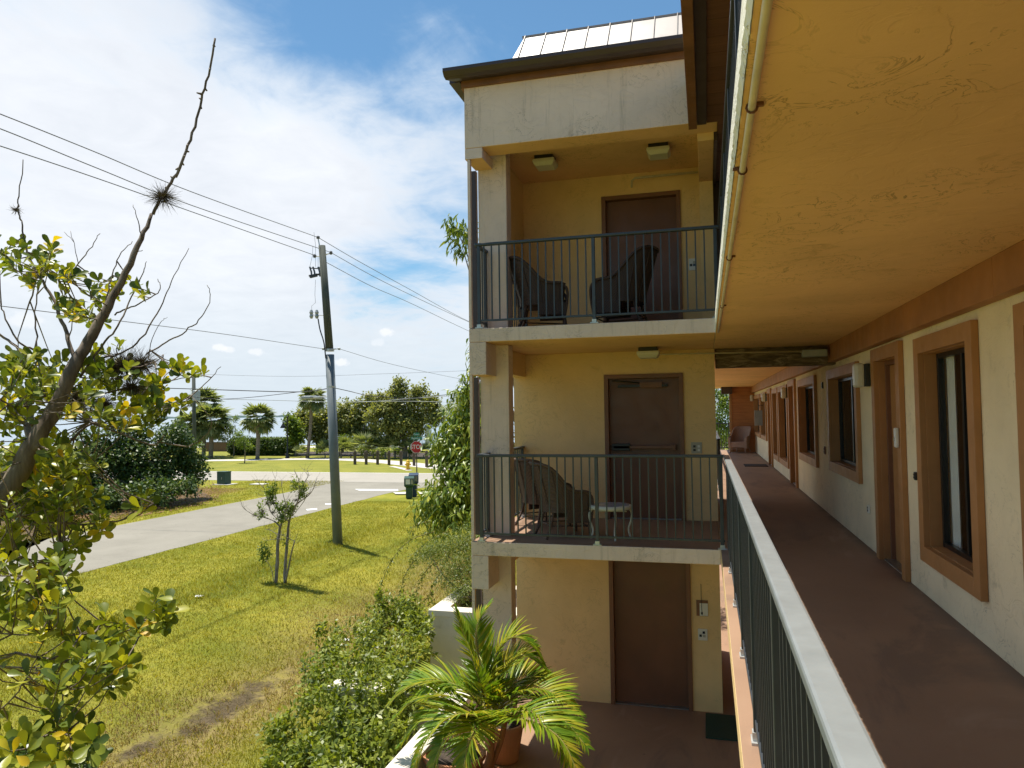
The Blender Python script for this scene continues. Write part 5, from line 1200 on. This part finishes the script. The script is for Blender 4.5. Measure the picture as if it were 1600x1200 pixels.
for i, (px, py, s) in enumerate(((533, 700, .8), (548, 703, .7), (570, 698, 1.0), (583, 702, .8), (602, 700, .9), (617, 698, 1.), (640, 703, .8), (508, 704, .7), (662, 705, .6), (470, 708, .6))):
    r = thing('saw_palmetto', ['spiky green palmetto clump in the planting bed behind the bollards', 'bushy palmetto clump in the planting bed near the pole'][i in (0, 1, 7, 9)], 'palmetto', (0, 0, 0), 0, ['palmettos behind the bollards', 'palmettos near the pole'][i in (0, 1, 7, 9)])
    c = at(px, py+3, y=68); s *= 1.7; P, D, N, L, Wd = [], [], [], [], []
    for q in range(22):
        az = random.uniform(0, 6.28); el = random.uniform(.1, 1.4); d = np.array([math.cos(az)*math.cos(el), math.sin(az)*math.cos(el), math.sin(el)]); o_ = c+d*s*.55+rng.normal(size=3)*.12
        sd = norm(np.cross(d, [0.01, 0, 1.])); un = np.cross(sd, d)
        for j in range(9):
            a = (-1+j/4)*1.1; P.append(o_); D.append(d*math.cos(a)+sd*math.sin(a)); N.append(un); L.append(s*.6); Wd.append(s*.05)
    leaves('fronds', 'leaf_palmetto', P, D, N, L, Wd, 'quad', .1, r); b = MB(); b.tube([(c[0], c[1], -.2), tuple(c-np.array([0, 0, .2]))], .06*s, 7); b.build('trunk', 'bark_palm', r)
broadleaf('low yellowish bushes filling the bed beside the utility pole', [(520, 700, 70, 1.1, .8, .7), (548, 695, 71, 1.0, .8, .8), (535, 690, 71, .8, .8, .9), (595, 705, 70, 1.2, .8, .6), (570, 703, 70, 1.3, .8, .6), (620, 704, 70, 1.2, .8, .5), (645, 706, 70, 1., .8, .4), (500, 702, 70, 1., .8, .5)], 5500, (530, 712, 70), 'leaf_lime', name='bushes', size=.15, tr=.06)
broadleaf('airy tree seen through the gap at the far end of the walkway', [(1122, 640, 46, 1.2, 1.2, 1.6), (1138, 630, 46, 1., 1.2, 1.6), (1130, 672, 46, 1., 1, .7), (1120, 610, 46, .9, 1, 1.)], 2600, (1126, 700, 46), 'leaf_lime', size=.16, tr=.08, grp='trees past the walkway end')
broadleaf('bright green shrubs past the far end of the walkway', [(1120, 685, 48, 1.2, 1, .6), (1140, 688, 48, 1.2, 1, .6)], 1500, (1128, 705, 48), 'leaf_lime', name='bushes', size=.16, tr=.04)
# big dark bush across the road
r = tree('dark_bush', 'large dense dark green bush across the road behind the foreground tree', 'bush'); bl = []
for px, py, yy, rx, ry, rz in ((160, 735, 30, 1.6, 1.7, 1.5), (205, 720, 31, 1.6, 1.7, 1.5), (250, 715, 32, 1.6, 1.6, 1.4), (290, 712, 33, 1.1, 1.4, 1.1), (305, 735, 33, .7, 1, .8), (200, 680, 31, 1.2, 1.3, .8), (270, 685, 32, 1.0, 1.2, .8), (230, 750, 31, 1.6, 1.5, 1.1), (110, 745, 29, 1.8, 1.6, 1.5), (40, 750, 27, 2.2, 1.8, 1.6), (140, 690, 30, 1., 1, .7), (-60, 750, 25, 2.5, 2, 2), (180, 775, 28.5, 1.3, 1.2, .7), (240, 768, 29.5, 1.3, 1.2, .7), (120, 785, 27.5, 1.3, 1.2, .8), (285, 760, 31, .9, .9, .5)):
    bl += [(*at(px, py, y=yy), rx*.8, ry*.8, rz*.85)]+subblobs(at(px, py, y=yy), (rx, ry, rz), 5, .4)
leafmass('foliage', 'leaf_bush', bl, 42000, .16, .058, r, shell=.7, clump=5, cr=.13, up=.5)
b = MB(); limbs(b, (-25.4, 30.5, -.2), bl[::6], .05, None, 9, spread=.3); b.build('stem', 'bark', r, smooth=True)
# litter under it
P = []
for q in range(6500):
    px, py = random.uniform(20, 345), random.uniform(752, 812); p_ = at(px, py, z=-.06)
    if p_[0] < -24.2 and p_[1] < 42: P.append(p_)
P = np.array(P); k = len(P); o = leaves('leaf_litter', 'dry_leaf', P, rdir(k)*np.array([1, 1, .25]), rdir(k)*.3+np.array([0, 0, 1]), .10+.1*rng.random(k), np.full(k, .04)); tag(o, 'brown fallen leaves under the dark bush', 'leaf litter', kind='stuff')

# ---------------------------------------------------------------- small multi-stemmed tree on the lawn
cm = tree('crape_myrtle', 'small half bare multi stemmed tree in the lawn left of the utility pole', 'tree')
CY = 17.0
def cq(x, y, dy=0.): return at(380+x/5.715, 740+y/5.715, y=CY+dy)
b = MB(); TW = []
def stem(L, r0, r1, dy=0.):
    C = smoothpath([cq(x, y, dy+(.25*i/len(L))*(1 if dy >= 0 else -1)) for i, (x, y) in enumerate(L)], 4); b.tube(C, np.linspace(r0, r1, len(C)), 7, jit=.1); TW.extend(C[len(C)//3:])
stem([(290, 985), (305, 800), (310, 620), (332, 475), (345, 440)], .05, .028)
stem([(375, 985), (375, 850), (395, 600), (410, 430), (450, 310), (490, 260)], .048, .022, .1)
stem([(375, 975), (410, 820), (435, 690), (460, 602)], .028, .014, -.1)
stem([(332, 475), (270, 420), (185, 390), (110, 375), (30, 330), (-5, 300)], .022, .006)
stem([(345, 440), (290, 390), (240, 330), (215, 230), (180, 120), (110, 70)], .018, .004, .15)
stem([(410, 430), (370, 380), (385, 300), (360, 200), (340, 90)], .018, .004, -.1)
stem([(345, 440), (345, 380), (300, 300), (290, 180), (285, 40)], .016, .004)
stem([(490, 260), (550, 220), (605, 170), (640, 100), (655, 30)], .018, .004, .1)
stem([(450, 310), (500, 220), (530, 110), (580, 20), (570, -40)], .016, .004)
stem([(430, 380), (480, 270), (500, 150), (490, 40), (450, -30)], .016, .004, -.2)
stem([(605, 170), (570, 190), (540, 250), (450, 370)], .012, .006); stem([(460, 602), (410, 580), (340, 545)], .01, .006); stem([(370, 585), (290, 585), (200, 600)], .01, .004); stem([(330, 560), (250, 510), (200, 500)], .008, .003)
stem([(270, 960), (260, 880), (230, 810), (190, 770)], .010, .005)
for q in range(170):
    c = TW[random.randrange(len(TW))]; d = norm(np.array([random.uniform(-1, 1), random.uniform(-1, 1), random.uniform(.1, 1.2)])); L_ = random.uniform(.15, .42)
    b.tube([c, c+d*L_*.5+rng.normal(size=3)*.03, c+d*L_], [.005, .003, .002], 4, cap=False)
b.build('trunk', 'bark_grey', cm, smooth=True)
cl_ = [(240, 160, .1, .28), (255, 220, .1, .2), (165, 365, .14, .08), (335, 300, .16, .13), (420, 300, .13, .12), (460, 110, .1, .26), (525, 130, .1, .22), (530, 180, .1, .12), (370, 610, .05, .13), (190, 690, .16, .22), (340, 400, .15, .12), (400, 360, .15, .12), (160, 290, .1, .06), (280, 130, .08, .15), (190, 750, .1, .1), (300, 1005, .25, .06), (240, 1030, .16, .05)]
leafmass('crown', 'leaf_lime', [(*cq(x, y), rx, rx, rz) for x, y, rx, rz in cl_], 2600, .07, .02, cm, shell=0, clump=4, cr=.04, up=.5)
def airplant(label, c, rad, n, parent=None, mat='air_plant'):
    k = int(n*1.4); d = rdir(k)*np.array([1.1, 1., .75]); P = np.array(c)+d*rad*.12*rng.random((k, 1)); 
    o = leaves('air_plant', mat, P, d, rdir(k), rad*(.3+.95*rng.random(k)**1.5)*(1+.5*d[:, 0]*d[:, 1]), np.full(k, max(.0013, rad*.013)), 'lance', .8); tag(o, label, 'air plant', 'ball moss clumps on branches'); return o
for i, (x, y) in enumerate(((210, 270), (275, 262), (380, 305), (270, 345), (345, 385), (470, 235), (175, 335), (105, 370))):
    airplant('grey ball moss clump on a branch of the small lawn tree', cq(x, y), .09, 160)

# ---------------------------------------------------------------- foreground tree at the left
nt = tree('foreground_tree', 'sparse foreground tree with thick paddle shaped leaves and bare upper branches', 'tree')
SK = []     # skeleton points for twigs
b = MB()
def limb(L, w0, w1, k=5, dep=None, keep=True):
    """L: (px, py, distance Y); widths in metres"""
    C = smoothpath([at(px, py, y=yy) for px, py, yy in L], k); C = [c+rng.normal(size=3)*.003 for c in C]
    w0, w1 = w0*.62, w1*.62; b.tube(C, np.linspace(w0, w1, len(C)), 9 if w0 > .02 else 6, jit=.06)
    if keep: SK.extend([(c, w0+(w1-w0)*i/len(C)) for i, c in enumerate(C)])
    return C
Y0 = 3.4
TR = limb([(-90, 990, 3.0), (-40, 850, 3.05), (20, 755, 3.15), (48, 700, 3.2), (85, 640, 3.3), (118, 570, 3.4), (150, 512, 3.5), (182, 455, 3.6), (215, 385, 3.7), (238, 335, 3.8)], .11, .016)
TR2 = limb([(238, 335, 3.8), (258, 300, 3.85), (280, 262, 3.9), (297, 218, 3.95), (312, 165, 4.), (325, 118, 4.), (337, 60, 4.)], .017, .010, keep=False)
limb([(60, 700, 3.2), (44, 672, 3.25), (50, 655, 3.3)], .04, .022)
limb([(118, 565, 3.4), (100, 510, 3.45), (82, 465, 3.5), (58, 425, 3.5), (40, 385, 3.5), (34, 345, 3.5)], .022, .007); limb([(34, 345, 3.5), (28, 325, 3.5), (30, 300, 3.5), (36, 250, 3.5)], .008, .004, keep=False)
limb([(55, 560, 3.3), (30, 545, 3.2), (0, 522, 3.1), (-30, 505, 3.1)], .014, .008); limb([(58, 548, 3.3), (30, 535, 3.2), (10, 500, 3.2), (0, 470, 3.2)], .010, .005)
limb([(70, 620, 3.3), (60, 560, 3.3), (55, 500, 3.35), (62, 440, 3.4), (72, 425, 3.4)], .010, .004)
limb([(48, 470, 3.5), (60, 430, 3.5), (72, 418, 3.5), (110, 430, 3.5)], .008, .004); limb([(72, 418, 3.6), (100, 440, 3.6), (125, 408, 3.6), (143, 385, 3.6), (157, 365, 3.6)], .008, .003)
limb([(122, 412, 3.6), (117, 385, 3.6), (110, 362, 3.6)], .004, .002); limb([(116, 378, 3.6), (100, 362, 3.6)], .003, .002)
limb([(125, 590, 3.45), (160, 540, 3.5), (185, 510, 3.5), (205, 465, 3.6), (222, 430, 3.6), (230, 408, 3.6)], .012, .003)
limb([(178, 492, 3.6), (205, 480, 3.6), (235, 465, 3.6), (250, 452, 3.6), (247, 436, 3.6)], .008, .003)
limb([(165, 470, 3.6), (175, 430, 3.65), (190, 395, 3.7), (208, 378, 3.7)], .008, .003); limb([(222, 372, 3.7), (215, 345, 3.7), (208, 318, 3.7)], .006, .0025); limb([(208, 395, 3.7), (222, 390, 3.7)], .004, .003)
limb([(120, 575, 3.5), (160, 560, 3.6), (190, 552, 3.7), (220, 530, 3.7), (250, 480, 3.8), (268, 440, 3.8), (295, 388, 3.8)], .013, .003)
limb([(228, 553, 3.7), (260, 535, 3.8), (290, 518, 3.8), (315, 495, 3.8), (328, 465, 3.8), (324, 445, 3.8)], .009, .003); limb([(232, 545, 3.8), (250, 505, 3.8), (262, 495, 3.8)], .004, .002)
limb([(125, 600, 3.5), (165, 600, 3.6), (200, 585, 3.7), (235, 572, 3.7), (255, 555, 3.7)], .009, .003)
limb([(110, 640, 3.5), (160, 615, 3.6), (215, 605, 3.7), (260, 596, 3.8), (300, 588, 3.8)], .011, .004)
limb([(110, 690, 3.5), (145, 662, 3.6), (205, 672, 3.7), (245, 648, 3.8), (285, 625, 3.8), (320, 600, 3.9), (345, 572, 3.9)], .013, .003); limb([(245, 690, 3.8), (300, 695, 3.9), (330, 660, 3.9), (300, 620, 3.9)], .008, .003)
limb([(140, 660, 3.7), (200, 682, 3.75), (240, 695, 3.8), (258, 680, 3.8)], .012, .006)
limb([(0, 740, 3.2), (60, 775, 3.3), (120, 735, 3.4), (150, 715, 3.4)], .012, .004); limb([(-10, 800, 3.), (60, 812, 3.2), (130, 820, 3.3), (190, 812, 3.4), (215, 795, 3.4), (240, 785, 3.4)], .014, .004)
limb([(-20, 610, 3.), (30, 640, 3.1), (50, 610, 3.2)], .010, .005)
limb([(-20, 1042, 2.6), (20, 1022, 2.6), (60, 1026, 2.65), (110, 1034, 2.7), (165, 1038, 2.75), (190, 1035, 2.75)], .013, .004); limb([(-10, 1040, 2.6), (40, 1045, 2.6), (85, 1052, 2.6)], .006, .003)
limb([(0, 1110, 2.5), (30, 1080, 2.55), (55, 1030, 2.6), (75, 985, 2.65)], .006, .004); limb([(-10, 990, 2.6), (60, 992, 2.65), (110, 993, 2.7), (145, 984, 2.75)], .006, .003); limb([(150, 985, 2.75), (190, 973, 2.8), (225, 968, 2.8), (255, 958, 2.85)], .006, .003)
limb([(-10, 1150, 2.4), (40, 1160, 2.45), (90, 1120, 2.5), (100, 1080, 2.5)], .008, .004); limb([(-30, 880, 2.8), (20, 870, 2.9), (70, 880, 3.), (100, 850, 3.)], .009, .004); limb([(-20, 960, 2.7), (20, 930, 2.8), (60, 900, 2.85), (100, 890, 2.9)], .010, .004)
limb([(-30, 1230, 2.3), (10, 1190, 2.4), (60, 1150, 2.4), (110, 1140, 2.45)], .010, .005)
# knobbly spurs on the bare leaders
for C in (TR2,):
    for c in C[6:]:
        if random.random() < .75: b.tube([c, c+rng.normal(size=3)*.012], [.009, .004], 6)
# leaf rosettes: (px, py, sx, sy, Y, count)
RO = [(25, 400, 32, 18, 3.4, 12), (75, 405, 30, 22, 3.45, 12), (100, 430, 35, 14, 3.5, 7), (45, 430, 20, 15, 3.4, 4), (150, 455, 16, 26, 3.6, 6), (175, 445, 22, 12, 3.6, 4), (145, 500, 18, 10, 3.6, 5), (210, 455, 14, 8, 3.7, 3), (95, 470, 18, 14, 3.5, 4), (125, 475, 14, 18, 3.5, 4),
      (40, 570, 40, 22, 3.3, 14), (85, 590, 45, 28, 3.35, 24), (150, 560, 35, 18, 3.5, 10), (180, 600, 40, 25, 3.6, 20), (235, 605, 28, 22, 3.7, 16), (285, 580, 22, 12, 3.8, 9), (235, 640, 35, 14, 3.75, 10), (190, 645, 35, 20, 3.7, 12), (60, 650, 60, 35, 3.3, 40), (25, 620, 40, 40, 3.2, 26), (130, 640, 25, 20, 3.5, 10),
      (60, 720, 60, 30, 3.3, 44), (25, 760, 45, 40, 3.2, 40), (100, 760, 32, 25, 3.4, 22), (130, 735, 20, 14, 3.4, 10), (60, 800, 50, 28, 3.25, 24), (15, 840, 30, 24, 3.1, 14), (100, 800, 30, 18, 3.3, 10), (125, 790, 16, 10, 3.4, 6), (155, 815, 10, 8, 3.4, 4), (222, 783, 12, 9, 3.4, 6), (158, 800, 8, 8, 3.4, 3), (255, 640, 20, 16, 3.8, 8), (120, 850, 22, 14, 3.2, 9),
      (45, 895, 45, 20, 2.9, 18), (90, 880, 26, 18, 2.95, 12), (20, 940, 24, 26, 2.8, 12), (60, 955, 28, 22, 2.8, 12), (110, 925, 18, 12, 2.85, 5), (100, 985, 40, 10, 2.75, 9), (150, 1000, 22, 26, 2.75, 16), (160, 1040, 32, 26, 2.7, 24), (120, 1030, 22, 14, 2.7, 9), (105, 1065, 24, 18, 2.65, 10), (60, 1040, 20, 18, 2.6, 6), (195, 1040, 14, 12, 2.75, 6), (225, 970, 22, 10, 2.8, 9), (255, 965, 8, 10, 2.85, 5), (250, 945, 8, 8, 2.85, 3), (75, 1080, 14, 14, 2.6, 5),
      (100, 1125, 26, 22, 2.45, 12), (50, 1155, 30, 16, 2.4, 10), (90, 1175, 40, 16, 2.4, 16), (20, 1185, 22, 14, 2.3, 9), (140, 1165, 16, 12, 2.5, 6), (-40, 700, 40, 120, 2.9, 30), (-50, 950, 40, 120, 2.6, 20)]
Ps, Ds, Ns, Ls, Ws = [], [], [], [], []; PA, DA, NA, LA, WA = [], [], [], [], []
SKP = np.array([c for c, w in SK])
TK = [np.array(p, float) for p in ((20, 755), (48, 700), (85, 640), (118, 570), (150, 512), (182, 455), (215, 385))]; TRK = list(zip(TK[:-1], TK[1:]))
for px, py, sx, sy, yy, cnt in RO:
    for q in range(int(math.ceil(cnt*.8))):
        x, y = random.gauss(px, sx*.66), random.gauss(py, sy*.66); 
        q_ = np.array([x, y]); near_ = min(np.linalg.norm(q_-(A_+(B_-A_)*np.clip(np.dot(q_-A_, B_-A_)/np.dot(B_-A_, B_-A_), 0, 1))) for A_, B_ in TRK)
        if near_ < 24: yy_ = np.interp(y, [385, 512, 570, 700, 850], [3.7, 3.5, 3.4, 3.2, 3.05])+random.uniform(.12, .6)
        else: yy_ = yy+random.uniform(-.32, .32)
        c = at(x, y, y=yy_)
        dd = np.linalg.norm(SKP-c, axis=1); j = int(np.argmin(dd+rng.random(len(dd))*.12)); root = SKP[j]
        v = c-root; ln = np.linalg.norm(v)
        if ln > .7: root = c-v/ln*.22; v = c-root; ln = .22
        mid = (root+c)/2+np.array([random.uniform(-.03, .03), random.uniform(-.03, .03), -.05*ln])
        b.tube([root, mid, c], [.0045, .003, .0022], 5, cap=False)
        ax = norm(v/(ln+1e-6)+np.array([0, 0, .55])+rng.normal(size=3)*.3)
        big = rng.random(); nl = random.randint(5, 8); s0 = random.uniform(.8, 1.15)
        e1 = norm(np.cross(ax, rdir(1)[0])); e2 = np.cross(ax, e1); ph = random.uniform(0, 6.28); aut = random.random() < .09
        for m_ in range(nl):
            a = ph+m_*2.4; op = random.uniform(.45, 1.15); d = ax*math.cos(op)+(e1*math.cos(a)+e2*math.sin(a))*math.sin(op)
            pos = c-ax*.012*m_; nn = ax*math.sin(op)-(e1*math.cos(a)+e2*math.sin(a))*math.cos(op)+rng.normal(size=3)*.15
            L_ = random.uniform(.058, .088)*s0
            T = (PA, DA, NA, LA, WA) if (aut and random.random() < .6) else (Ps, Ds, Ns, Ls, Ws)
            if T is PA: L_ *= .5
            T[0].append(pos); T[1].append(d); T[2].append(nn); T[3].append(L_); T[4].append(L_*random.uniform(.20, .27))
b.build('trunk', 'bark', nt, smooth=True)
leaves('leaves', 'leaf_near', Ps, Ds, Ns, Ls, Ws, 'obovate', .12, nt); leaves('withered_leaves', 'leaf_autumn', PA, DA, NA, LA, WA, 'obovate', .3, nt)
airplant('brown ball moss clump high on the bare leader of the foreground tree', at(254, 308, y=3.83), .085, 420)
airplant('dark tangled moss clump in the fork right of the main trunk', at(192, 572, y=3.6), .12, 520)
airplant('wiry moss clump just right of the tangled one in the fork', at(220, 568, y=3.65), .10, 420)
airplant('dark moss clump on the lower branch behind the leaves', at(205, 605, y=3.65), .09, 300)
airplant('small moss clump beside the main trunk', at(122, 622, y=3.45), .08, 300)
airplant('moss clump hanging in the lower boughs', at(160, 632, y=3.6), .10, 380)
airplant('tiny moss tuft on the thin bare shoot at far left', at(26, 328, y=3.5), .03, 120)

# ---------------------------------------------------------------- grass blades and litter
def blades(n, x0, x1, y0, y1, L, Wd, lab):
    X = rng.uniform(x0, x1, n); Y = y0+(y1-y0)*rng.random(n)**1.5
    ok = ~((X < -17.25) & (X > -23.2)) & ~((X > -3.5) & (Y < 9.3) & (X > -3.4)) & ~((X > -4.6) & (Y > 11.4) & (Y < 13.5))
    for cx, cy, rx, ry, ro in MUDS:
        u = (X-cx)*math.cos(ro)+(Y-cy)*math.sin(ro); w = -(X-cx)*math.sin(ro)+(Y-cy)*math.cos(ro); ok &= ((u/rx)**2+(w/ry)**2+.9*np.sin(X*9+np.sin(Y*5)*2)*np.sin(Y*6.3) > .8)|(rng.random(n) < .12)
    X, Y = X[ok], Y[ok]; k = len(X); P = np.stack([X, Y, gz(X, Y)-.004], 1)
    tall = 1+1.1*np.exp(-((X+12.1)/.6)**2)+.5*np.exp(-((X+7.4)/1.1)**2)
    cl_ = np.sin(X*2.1+np.sin(Y*1.7)*1.5)*np.sin(Y*2.3+np.sin(X*1.3)*1.2)+.5*np.sin(X*7.3+Y*3.1)*np.sin(Y*6.1-X*2.7); tall = tall*(1+.75*np.clip(cl_-.35, 0, .8)/.8)
    D = norm(rdir(k)*.75+np.array([0, 0, 1.])); 
    V, S, I = leaf_arrays(P, D, rdir(k), L*(.5+rng.random(k))*tall, Wd*(.6+.8*rng.random(k)), 'quad', .3)
    dry = np.exp(-((X+7.5+.8*np.sin(Y*.9))/1.2)**2)*(Y < 26)*(Y > 4); mi = (rng.random(k) < dry*.75).astype(int)
    o = fast_mesh('lawn_grass', V, S, I, ['grass_blades', 'dry_blades'], mi); tag(o, lab, 'grass', kind='stuff')
foliage('dry_blades', [(0, (.20, .13, .055)), (1, (.42, .32, .15))], .3, .8)
blades(300000, -17.1, -3.0, 6.5, 34, .055, .0055, 'short mown grass with straw coloured patches between the road and the motel')
blades(50000, -30, -23.3, 18, 44, .06, .008, 'grass verge across the road')
for i, (px, py) in enumerate(((310, 945), (466, 877), (540, 983), (282, 1105), (330, 1108), (253, 1113))):
    if i in (0, 2):
        p = at(px, py, z=-.25); o = MB(); V = []; n = 9
        for u in range(n):
            for v in range(n): V.append((.16*(u/(n-1)-.5)+.02*math.sin(v*2.), .12*(v/(n-1)-.5)+.02*math.sin(u*1.7), .03*abs(math.sin(u*1.9+v*1.3))))
        o.add(V, [(u*n+v, (u+1)*n+v, (u+1)*n+v+1, u*n+v+1) for u in range(n-1) for v in range(n-1)]); o = o.build('litter', 'sign_white'); o.location = (p[0], p[1], float(gz(p[0], p[1]))+.03)
        tag(o, ['crumpled white scrap of litter on the lawn left of the small tree', '', 'crumpled white scrap of litter near the wispy shrub'][i], 'litter')
